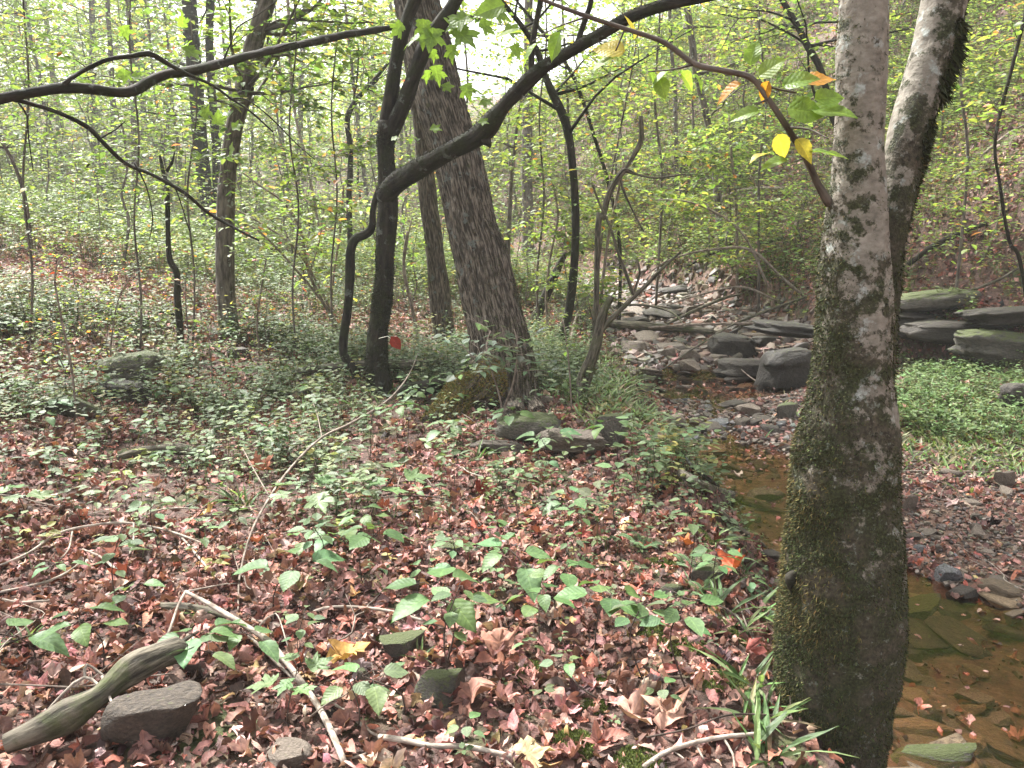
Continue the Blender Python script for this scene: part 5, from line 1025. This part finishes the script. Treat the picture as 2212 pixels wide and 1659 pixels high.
HS = [(590, 1325, 1, 1.25, "seedling with one very large pale leaf, left of the stick in the foreground"), (690, 1225, 3, 1.2, "green seedling of two broad leaves below the long bare branch"), (785, 1265, 0, 1.2, "leafy seedling right of the broad two-leaved one, centre left"), (1160, 1290, 1, 1.3, "pale broad-leaved seedling in the open litter, centre"), (1205, 1330, 0, 1.0, "low seedling touching the large toothed one, centre foreground"), (1285, 1420, 0, 1.25, "large toothed-leaved seedling with a hole in one leaf, centre foreground"), (960, 1440, 0, 1.5, "yellow-green seedling with drooping oval leaves above the lichened stone"),
      (860, 1560, 3, 1.5, "two-leaved seedling just left of the lichened foreground stone"), (770, 1575, 3, 1.2, "heart-leaved seedling left of the two-leaved one near the bottom"), (480, 1480, 3, 1.4, "seedling with a yellowish drooping leaf above the weathered log"), (430, 1440, 1, 1.1, "flat-leaved seedling left of the yellowish drooping one"), (220, 1460, 0, 1.1, "spreading seedling in the litter at the left"), (80, 1440, 1, 1.2, "seedling with wide leaves at the far left edge, low down"), (420, 1270, 4, .9, "low many-leaved plant in the sticks, left of centre foreground"), (260, 1350, 3, 1.2, "round-leaved seedling in the left foreground sticks"), (60, 1120, 5, 1.4, "maple seedling with flat pale leaves at the left edge"), (720, 1120, 5, 1.6, "lobed maple seedling left of the moss tuft"), (800, 1125, 5, 1.7, "large lobed leaf seedling right of the other maple seedling"),
      (1330, 1150, 4, 1.1, "whorled light green plant on the bank left of the fern"), (1400, 1480, 2, 1.1, "narrow-leaved plant beside the moss cushion, right foreground"), (1490, 1500, 2, 1.2, "narrow pale-leaved plant close to the mossy tree"), (1110, 960, 0, 1.2, "seedling growing in front of the pale mossy slab"), (1160, 1000, 1, 1.2, "single pale broad leaf plant under the flat grey slab"), (1330, 1015, 0, 1.4, "broad-leaved plant in front of the mossy upright boulder"), (1380, 1030, 4, 1.2, "tall leafy plant right of the mossy upright boulder"), (880, 945, 0, 1.2, "leafy seedling left of the mossy tree root"), (970, 975, 1, 1.1, "wide-leaved seedling in front of the mossy tree root"), (1050, 975, 4, 1.0, "seedling over the dark hollow of the slabs"), (1210, 1480, 3, .9, "small seedling between moss patches, lower centre"), (620, 1560, 5, 1.0, "pale green lobed seedling beside the thick pale branch"), (1430, 1560, 3, .8, "tiny two-leaved seedling near the bottom right litter"), (1230, 1215, 2, .9, "upright reddish-stemmed seedling, centre right litter"), (980, 1270, 2, .8, "slender seedling near the centre of the litter"), (800, 990, 4, 1.1, "leafy plant beside the long bare branch's raised end")]
for (x, y, k, sc, l_) in HS:
    g = G(x, y); place(SEED, k, g[0], g[1], sc, R.uniform(0, 6), l_)
r = np.random.default_rng(71)
for i in range(170):
    x, y = wedge(r, 1, 2.0, 9, .64, .1); x, y = float(x[0]), float(y[0])
    if x > XL(y) - .3 or zone(np.array([x]), np.array([y]))[0] > .2: continue
    c = place(SEED, r.integers(0, 5), x, y, r.uniform(.55, 1.15), r.uniform(0, 6.28)); REG.append((c, ("green leafy seedling", "green seedlings on the forest floor"), "seedling"))

def fern(seed, n, L):
    rr = np.random.default_rng(seed); o = empty("fern", (0, 0, 0), "x", "fern")
    for i in range(n):
        an = i * 6.28 / n + rr.normal() * .3; d = np.array([math.cos(an), math.sin(an), 0]); t = np.linspace(0, 1, 22)[:, None]; l_ = L * rr.uniform(.7, 1.1)
        sp = d * t * l_ * .85 + UP * (np.sin(t * 2.2) * l_ * .42); A = Acc(); tube(A, sp, np.linspace(.0015, .0005, 22), 4, col=lambda V, s, a_: np.full(V.shape[:2], .1))
        pos = []; dd = []; ss = []
        for k in range(2, 22):
            for s_ in (-1, 1):
                T_ = nrm(sp[k] - sp[k - 1]); sdv = np.cross(T_, UP) * s_; pos.append(sp[k]); dd.append(nrm(sdv + T_ * .3)); ss.append(l_ * .20 * math.sin(min(1, k / 21 * 1.05) ** .7 * math.pi) + .004)
        scatter(A, [oval(.3, .1, .1, 3)], np.array(pos), np.array(dd), np.tile(UP, (len(pos), 1)), np.array(ss), np.array([.12, .20, .09]), rr); ob("frond", mesh("frond", A, M_low, False), o)
    return o
FERN = [fern(1, 6, .14), fern(2, 5, .17)]
for (x, y, k, sc, l_) in [(1500, 1235, 1, 1.1, "silvery fern arching on the brook bank left of the mossy tree"), (1385, 1190, 0, 1.1, "small darker fern left of the silvery fern"), (1395, 960, 1, 1.0, "upright fern on the bank right of the mossy upright boulder"), (1530, 1300, 0, 1.0, "fern below the silvery one beside the dark mossy stone"), (330, 1010, 1, 1.0, "flat fern among low plants at the left"), (1300, 1100, 0, .9, "small fern in the litter right of centre")]:
    g = G(x, y); place(FERN, k, g[0], g[1], sc, R.uniform(0, 6), l_)

def tuft(seed, n, L, wide=False):
    rr = np.random.default_rng(seed); A = Acc(); x = rr.normal(size=n) * .02; y = rr.normal(size=n) * .02; an = rr.uniform(0, 6.28, n)
    d = nrm(np.stack([np.cos(an), np.sin(an), rr.uniform(.8, 2.2, n)], -1)); nn = nrm(np.cross(np.cross(d, UP), d))
    scatter(A, [oval(.12, .3, .55, 6, 0, .02), oval(.09, .3, .9, 6, 0, .03), oval(.10, .3, .2, 6, 0, .02, 3)] if wide else T_blade, np.stack([x, y, x * 0 - .01], -1), d, nn, rr.uniform(.6, 1.2, n) * L, pal(rr, n, [(.08, .145, .045), (.10, .17, .06), (.13, .18, .08), (.20, .17, .09)], [3, 3, 2, .7]), rr)
    return tag(ob("grass_tuft", mesh("grass_tuft", A, M_low, False)), "x", "grass tuft")
TUFT = [tuft(1, 18, .16), tuft(2, 14, .17, True), tuft(3, 24, .12), tuft(4, 12, .20, True)]
for (x, y, k, sc, l_) in [(512, 1090, 3, .9, "broad-bladed grass tuft left of the long bare branch"), (530, 1100, 1, .9, "second broad-bladed tuft touching the long bare branch"), (840, 1285, 1, .6, "single wide arching blade tuft, centre left litter"), (905, 1425, 1, .5, "wide-bladed tuft leaning over the lichened stone"), (1040, 990, 0, 1.0, "pale grass tuft in the dark hollow under the slabs"), (60, 1390, 3, .6, "arching wide blades at the far left edge"), (1620, 1490, 3, 1.0, "long-bladed tuft against the mossy tree's trunk, lower"), (1640, 1560, 1, 1.1, "tuft at the mossy tree's foot near the bottom"), (1590, 1370, 1, 1.0, "broad tuft on the bank edge left of the trunk"), (1640, 1340, 0, 1.4, "dense tuft beside the knot hole of the mossy tree"), (1560, 1330, 3, .9, "arching tuft below the red-orange leaf"), (1600, 1240, 1, .9, "grass tuft behind the red-orange leaf"), (1655, 1640, 3, 1.0, "tuft at the bottom edge against the trunk"), (1500, 1280, 1, .9, "tuft beneath the silvery fern"), (1660, 1290, 1, .9, "tuft touching the trunk just above the knot hole's level")]:
    g = G(x, y); place(TUFT, k, g[0], g[1], sc, R.uniform(0, 6), l_)
for i in range(60):
    x, y = wedge(r, 1, 2.4, 8, .6, .1); x, y = float(x[0]), float(y[0])
    if x > XL(y) - .12: continue
    if i % 2: x = float(XL(y)) - r.uniform(.1, .6)
    c = place(TUFT, r.integers(0, 4), x, y, r.uniform(.4, .8), r.uniform(0, 6.28)); REG.append((c, ("small tuft of grass", "small grass tufts on the left bank"), "grass tuft"))

# ------------------------------------------------------------------ saplings in view
def sapling_hand(label, pts, leafpx, cols, wts, seed, Y=None, m=M_twig, per=26, blen=.55, nb=12, z0=.5, T=T_oval, top=0, name="sapling", tilt=.25, branches=(), sub=3):
    g = G(pts[0][0], pts[0][1]); Y = g[1] if Y is None else Y; g = np.array([P(pts[0][0], pts[0][1], Y)[0], Y, 0]); g[2] = Hf(g[0], g[1]); rng = np.random.default_rng(seed)
    p, r_ = path3([(q[0], q[1], q[2], Y + (q[3] if len(q) > 3 else 0)) for q in pts]); p[0][2] = g[2] - .03
    t = empty(name, g, label, "sapling"); A = Acc(); tube(A, p, r_, 8, .05, rough_disp(.05, 6, seed)); trs = [(p, r_)]
    for b in branches:
        pb, rb = path3([(q[0], q[1], q[2], Y + (q[3] if len(q) > 3 else 0)) for q in b]); tube(A, pb, rb, 6, .05); trs.append((pb, rb))
    lp = []; ld = []
    for p_, r2 in trs:
        pp, _ = spline(p_, r2, .06); ok = np.where(pp[:, 2] > g[2] + z0)[0]
        if not len(ok): continue
        for i in range(nb):
            j = rng.choice(ok); an = rng.uniform(0, 6.28); b = poly_branch(rng, pp[j], (math.cos(an), math.sin(an), .15), blen * rng.uniform(.4, 1.1), 5, .2, -.02)
            tube(A, b, np.linspace(.003, .001, len(b)), 4); leaves_on(rng, b, per, 0, lp, ld)
            for k in range(sub):
                sb = poly_branch(rng, b[rng.integers(1, 5)], (b[-1] - b[0]) + rng.normal(size=3) * blen * np.array([.5, .5, .1]), blen * .4, 3, .2); tube(A, sb, np.linspace(.002, .001, len(sb)), 3); leaves_on(rng, sb, per, 0, lp, ld)
    ob("stem", mesh("stem", local(A, g), m), t)
    s_ = leafpx / FPX * proj(g)[2]; ob("foliage", foliage(np.concatenate(lp) - g, np.concatenate(ld), rng, T, s_, cols, wts, tilt), t); return t
AUT = GREENS[:4] + [(.48, .10, .03), (.30, .035, .02), (.5, .22, .04)]
sapling_hand("pale arching sapling with orange and green leaves leaning left from the crooked tree's foot", [(738, 732, 9), (720, 690, 8), (690, 640, 7), (665, 580, 7), (650, 500, 6), (615, 440, 5), (560, 400, 4), (520, 370, 3)], 18, AUT, [9, 6, 7, 2, .5, .35, .5], 1, branches=[[(700, 655, 6), (620, 560, 5), (560, 500, 4), (520, 480, 3)], [(735, 725, 7), (700, 640, 5), (640, 540, 5), (560, 480, 4), (480, 440, 3)], [(665, 600, 4), (690, 520, 3), (700, 440, 3)]], nb=12, blen=.9, per=8)
sapling_hand("grey-leaved sapling standing in front of the big leaning trunk", [(1092, 905, 5), (1080, 860, 4), (1062, 800, 4), (1050, 750, 3), (1060, 715, 3)], 25, [(.10, .15, .10), (.13, .18, .12), (.085, .13, .08)], [1, 1, 1], 2, Y=6.0, nb=7, blen=.38, z0=.45, per=9, sub=2, branches=[[(1090, 880, 4), (1110, 820, 4), (1118, 750, 3), (1110, 710, 2)], [(1062, 800, 3), (1020, 770, 3), (1000, 745, 2)]], tilt=.15)
sapling_hand("spindly sapling with small pale leaves left of the rotting log", [(165, 910, 5), (155, 800, 5), (135, 700, 5), (118, 600, 4), (130, 560, 3)], 14, AUT, [6, 5, 5, 2, 1, .8, .6], 3, nb=6, blen=.4, per=14)
sapling_hand("thin forked sapling below the broken snag", [(236, 830, 4), (240, 740, 4), (255, 650, 3), (280, 600, 3)], 13, GREENS, G_MID, 4, nb=7, blen=.4, per=14)
sapling_hand("bushy yellow-green sapling left of the brown leaning tree", [(560, 760, 5), (555, 700, 5), (565, 620, 4), (575, 560, 3)], 14, GREENS, G_MID, 5, nb=10, blen=.4, per=18)
sapling_hand("tall thin sapling left of the companion trunk with bare lower stem", [(905, 740, 6), (890, 660, 6), (872, 590, 5), (880, 520, 4), (890, 470, 3)], 13, GREENS, G_MID, 6, nb=8, blen=.4, z0=1.0)
sapling_hand("upright twiggy sapling right of the big leaning tree", [(1188, 740, 6), (1180, 650, 6), (1188, 560, 5), (1205, 470, 4), (1195, 400, 3)], 14, GREENS, G_SUN, 7, nb=14, blen=.6)
sapling_hand("slender sapling right of the mossy boulder with a bare whip stem", [(1236, 895, 3), (1230, 800, 3), (1224, 740, 3), (1216, 690, 2)], 12, GREENS, G_MID, 8, nb=5, blen=.25)
sapling_hand("wide leafy sapling whose bright branches hang over the creek", [(1735, 690, 6), (1690, 600, 6), (1620, 540, 6), (1530, 540, 5), (1450, 560, 4), (1400, 590, 3)], 15, GREENS, G_SUN, 9, Y=13, nb=16, blen=1.3, per=14, z0=.9, branches=[[(1660, 620, 6), (1600, 500, 5), (1500, 440, 4), (1400, 430, 3)], [(1680, 650, 5), (1600, 620, 5), (1500, 640, 4), (1440, 660, 3)]])
sapling_hand("bright green bushy sapling on the slope left of the mossy tree", [(1600, 520, 7), (1590, 430, 7), (1580, 340, 6), (1575, 250, 5)], 14, GREENS, [8, 4, 8, 1.5, .6], 10, Y=15, nb=30, blen=1.4, per=16, z0=.4)
sapling_hand("leafy sapling behind the broken sapling's live shoot", [(1290, 640, 7), (1310, 540, 6), (1330, 440, 6), (1350, 340, 5)], 16, GREENS, G_SUN, 11, Y=10.5, nb=30, blen=.9, per=14, z0=.6)
sapling_hand("sapling with orange-tinged leaves at the top left of the red hanging leaf", [(712, 700, 6), (720, 600, 5), (735, 500, 5), (742, 400, 4)], 15, AUT, [5, 4, 5, 2, 1.2, 1, 1.2], 12, nb=10, blen=.5, per=10, z0=1.2)
sapling_hand("bare-stemmed vine-like sapling curving at the far right edge", [(2300, 700, 8), (2210, 600, 8), (2180, 520, 7), (2160, 400, 7), (2150, 300, 7), (2185, 150, 8), (2215, 30, 8), (2230, -60, 8)], 20, GREENS, G_SUN, 13, Y=6.5, nb=14, blen=.6, per=10, m=M_bark_dark, z0=2)

UND = [("understory maple left of the broken snag with leaf sprays over the long branch", [(300, 800, 8), (305, 650, 8), (290, 480, 7), (300, 300, 7), (280, 100, 6), (285, -60, 5)], 21), ("understory maple rising at the far left edge", [(60, 760, 9), (70, 600, 8), (50, 400, 8), (62, 200, 7), (50, 0, 6)], 22),
       ("understory maple between the brown leaning tree and crooked tree", [(640, 770, 8), (632, 620, 7), (645, 450, 7), (625, 280, 6), (640, 90, 6), (630, -50, 5)], 23), ("understory maple right of the big leaning tree's upper trunk", [(1166, 735, 8), (1160, 600, 7), (1175, 430, 7), (1165, 260, 6), (1180, 90, 6), (1176, -40, 5)], 24),
       ("understory maple over the left edge of the creek bed", [(1275, 745, 8), (1290, 600, 8), (1310, 440, 7), (1340, 280, 7), (1370, 120, 6), (1390, -30, 5)], 25), ("understory maple behind the forked tree's left stem", [(722, 765, 7), (715, 600, 7), (728, 420, 6), (716, 240, 6), (730, 60, 5)], 26), ("understory maple beside the brown leaning tree's left", [(415, 770, 8), (420, 600, 7), (405, 420, 7), (425, 230, 6), (412, 40, 5)], 27)]
for i, (l_, q, sd_) in enumerate(UND): sapling_hand(l_, [(a_, b_, c_ * .62) for a_, b_, c_ in q], (17, 16, 17, 14, 14, 16, 17)[i], GREENS, (G_MID, G_MID, G_SUN, G_SUN, G_SUN, G_MID, G_MID)[i], sd_, nb=26, blen=1.1, per=11, z0=1.5, sub=4, tilt=.25, m=M_bark_grey)
for i, (l_, q, Y_, sd_) in enumerate([("thin tree veiling the sky gap right of the big leaning tree's top", [(1240, 600, 6), (1235, 400, 6), (1225, 200, 5), (1215, 20, 5), (1210, -60, 4)], 14, 31), ("thin slope tree hung with fine yellow-green leaves at the upper centre right", [(1420, 560, 6), (1430, 400, 6), (1415, 220, 5), (1425, 40, 5), (1420, -50, 4)], 15, 32), ("thin leafy slope tree under the mossy tree's slender side branch", [(1650, 500, 6), (1640, 380, 6), (1655, 220, 5), (1640, 60, 5), (1645, -40, 4)], 14, 33), ("thin leafy tree behind the forked tree's upper stems", [(985, 560, 6), (990, 380, 5), (1010, 200, 5), (1000, 40, 4), (1004, -40, 4)], 16, 34), ("fine-leaved slope tree right of the mossy tree", [(2080, 500, 7), (2090, 350, 6), (2075, 180, 6), (2085, 0, 5)], 11, 35)]):
    sapling_hand(l_, q, 11, GREENS, G_SUN, sd_, Y=Y_, nb=44, blen=1.5, per=11, z0=.8, sub=5, tilt=.25, m=M_bark_grey)
PAL2 = [(GREENS, G_MID), (GREENS, G_SUN), (AUT, [6, 5, 5, 3, 1.5, .5, 1.2])]
def sapling_proto(seed, H, nb, bl, per, s_, pal_):
    A, lp, ld, rng = tree_geo(seed, H, .008 * H, .18, nb, bl, .25, per, 4, .05, .5, 6, 1.1); o = empty("sapling", (0, 0, 0), "x", "sapling")
    ob("stem", mesh("stem", A, M_bark_grey), o); ob("foliage", foliage(lp, ld, rng, T_far, s_, *pal_, .3), o); return o
SAP = [sapling_proto(200 + i, h, nb, bl, per, s_, PAL2[i % 3]) for i, (h, nb, bl, per, s_) in enumerate([(2.2, 12, .8, 14, .07), (3.0, 16, 1.1, 12, .075), (1.4, 10, .6, 16, .065), (3.8, 22, 1.3, 10, .08), (2.6, 16, 1.0, 13, .075), (1.0, 8, .5, 18, .06)])]
def tree_proto(seed, H, r0, start, nb, bl, per, s_, pal_, m=M_bark_grey, sub=4):
    per *= 1.45
    A, lp, ld, rng = tree_geo(seed, H, r0, start, nb, bl, .22, per, sub, .02, .45, 10); o = empty("woodland_tree", (0, 0, 0), "x", "tree")
    ob("trunk", mesh("trunk", A, m), o); ob("foliage", foliage(lp, ld, rng, T_far, s_, *pal_, .24), o); return o
TREE = [tree_proto(300, 9, .07, .15, 40, 2.4, 14, .12, PAL2[0]), tree_proto(301, 11, .09, .2, 44, 2.8, 13, .13, PAL2[1]), tree_proto(302, 7, .05, .14, 34, 2.0, 15, .11, PAL2[1], M_bark_dark), tree_proto(303, 18, .17, .2, 56, 3.8, 10, .18, PAL2[0]), tree_proto(304, 20, .22, .25, 56, 4.2, 10, .19, PAL2[1], M_bark_dark), tree_proto(305, 12, .08, .12, 48, 3.0, 12, .13, PAL2[2])]

def ok_spot(x, y):
    """keep the creek, the view to the named trunks and the camera free"""
    z = float(zone(np.array([x]), np.array([y]))[0])
    if z > .2: return False
    if x > XL(y) - .4 and x < XC(y) + .3: return False
    return True
r = np.random.default_rng(401); pos_t = []
def fill(protos, n, y0, y1, kx, mx, ks, s0, s1, what, gap, cat, cond=lambda x, y: True):
    k = 0; tries = 0
    while k < n and tries < n * 60:
        tries += 1; x, y = wedge(r, 1, y0, y1, kx, mx); x, y = float(x[0]), float(y[0])
        if not ok_spot(x, y) or not cond(x, y): continue
        if any((x - a_) ** 2 + (y - b_) ** 2 < gap * gap for a_, b_ in pos_t): continue
        pos_t.append((x, y)); c = place(protos, ks[r.integers(len(ks))], x, y, r.uniform(s0, s1), r.uniform(0, 6.28)); REG.append((c, what, cat)); k += 1
notfront = lambda x, y: not (-.30 < x / y < .05 and y < 12)
fill(SAP, 30, 6.5, 11, .62, 0, (2, 5, 5), .5, .9, ("knee-high bushy sapling", "small saplings on the near slopes"), .7, "sapling", lambda x, y: x < -2.2 or x > 5)
fill(SAP, 60, 10, 18, .66, 1, (0, 1, 2, 4, 5), .6, 1.1, ("leafy young sapling", "young saplings in the middle distance"), .8, "sapling", notfront)
fill(SAP, 150, 14, 34, .68, 1, (1, 3, 4, 0), .9, 1.4, ("tall leafy sapling", "tall saplings further back"), 1.0, "sapling")
fill(TREE, 40, 13, 24, .70, 2, (2, 2, 0, 5), .8, 1.1, ("slim understory tree", "understory trees in the middle wood"), 2.0, "tree", lambda x, y: not (-.02 < x / y < .12) and (x < XL(y) or r.random() < .12))
gapf = lambda x, y: not (-.07 < x / y < .11)
fill(TREE, 42, 22, 40, .70, 3, (0, 1, 5, 2), .9, 1.3, ("slender leafy tree", "slender trees in the far wood"), 2.2, "tree", lambda x, y: gapf(x, y) and (x < XL(y) + 2 or r.random() < .22))
fill(TREE, 46, 36, 75, .72, 5, (1, 3, 4, 5), 1.0, 1.5, ("tall woodland tree", "tall trees far back"), 3.4, "tree", lambda x, y: gapf(x, y) and (x < XL(y) + 6 or r.random() < .25))

for i, (x, y, k, sc, l_) in enumerate([(-4.6, 3.4, 0, .95, "unseen leafy tree added outside the left edge near the camera to shade foreground"), (-6.4, 6.2, 1, .9, "unseen leafy shade tree added outside the left edge, beside the left slope")]):  # unseen trees, added to shade the foreground from the sun on the left
    place(TREE, k, x, y, sc, 1.0 + i, l_, "tree")
# the far wood, beyond where trees can be told apart
a = Acc(); r = np.random.default_rng(55)
n = 190000; x, y = wedge(r, n, 45, 120, .75, 6); hgt = r.random(n) ** 1.1 * 17 * (0.75 + .35 * vn2(x, y, .09, 3)); keep = (vn(np.stack([x, y, hgt], -1), .22, 8) > -.25) & ~((x / y > -.09) & (x / y < .12) & (hgt + Hf(x, y, False) > 1.6 + .13 * y)); x, y, hgt = x[keep], y[keep], hgt[keep]; n = len(x)
d = nrm(r.normal(size=(n, 3)) * np.array([1, 1, .3])); scatter(a, T_far, np.stack([x, y, Hf(x, y, False) + hgt], -1), d, nrm(UP + r.normal(size=(n, 3)) * .5), r.uniform(.25, .6, n), pal(r, n, GREENS, G_SUN), r)
tag(ob("far_wood", mesh("far_wood", a, M_leaf, False)), "bright green far-off woodland foliage closing the valley", "woodland", kind='stuff')

# ------------------------------------------------------------------ the damp air
if HAZE:
    A = Acc(); q = np.array([(x, y, z) for z in (-6, 75) for y in (-45, 235) for x in (-215, 215)], float)
    A.add(q, np.array([(0, 2, 3, 1), (4, 5, 7, 6), (0, 1, 5, 4), (2, 6, 7, 3), (0, 4, 6, 2), (1, 3, 7, 5)]))
    m_, t_, p_ = mat("damp_air"); t_.nodes.remove(p_); v_ = t_.nodes.new("ShaderNodeVolumePrincipled"); v_.inputs["Density"].default_value = HAZE; v_.inputs["Color"].default_value = (.95, .97, .95, 1)
    t_.links.new(v_.outputs[0], t_.nodes["Material Output"].inputs["Volume"]); tag(ob("haze", mesh("haze", A, m_, False)), "thin pale haze in the humid woodland air", "haze", kind='stuff')

# ------------------------------------------------------------------ labels for the repeats
ORD = "first second third fourth fifth sixth seventh eighth ninth tenth eleventh twelfth thirteenth fourteenth fifteenth sixteenth seventeenth eighteenth nineteenth twentieth".split()
def regname(px, py, y):
    return ("left of forked tree" if px < 800 else "between forked and leaning trees" if px < 1010 else "between leaning tree and creek" if px < 1330 else "between creek and mossy tree" if px < 1780 else "right of mossy tree"), \
           ("in front" if y < 3.4 else "nearby" if y < 6 else "midway" if y < 11 else "farther back" if y < 22 else "far back")
from collections import defaultdict
cells = defaultdict(list)
for o, what, cat in REG:
    px, py, _d = proj(np.array(o.location)); rx, ry = regname(px, py, o.location.y)
    cells[(what, cat, rx, ry)].append((px, o))
for (what, cat, rx, ry), L in cells.items():
    L.sort(key=lambda q: q[0])
    for i, (px, o) in enumerate(L):
        o['category'] = cat; o['group'] = what[1]
        if len(L) == 1: o['label'] = f"{what[0]} {ry} {rx}"
        elif len(L) <= 20: o['label'] = f"{ORD[i]} {what[0]} from left, {ry} {rx}"
        else: o['label'] = f"{what[0]} {ry} {rx}"; o['group'] = f"{what[1]}, {ry} {rx}"
for pr in SEED + FERN + TUFT + SAP + TREE:
    if id(pr) not in used:
        for c in list(pr.children): bpy.data.objects.remove(c)
        bpy.data.objects.remove(pr)

for o in S.objects:
    if o.get('label') and not 4 <= len(o['label'].split()) <= 16: print("LABELLEN", o.name, o['label'])
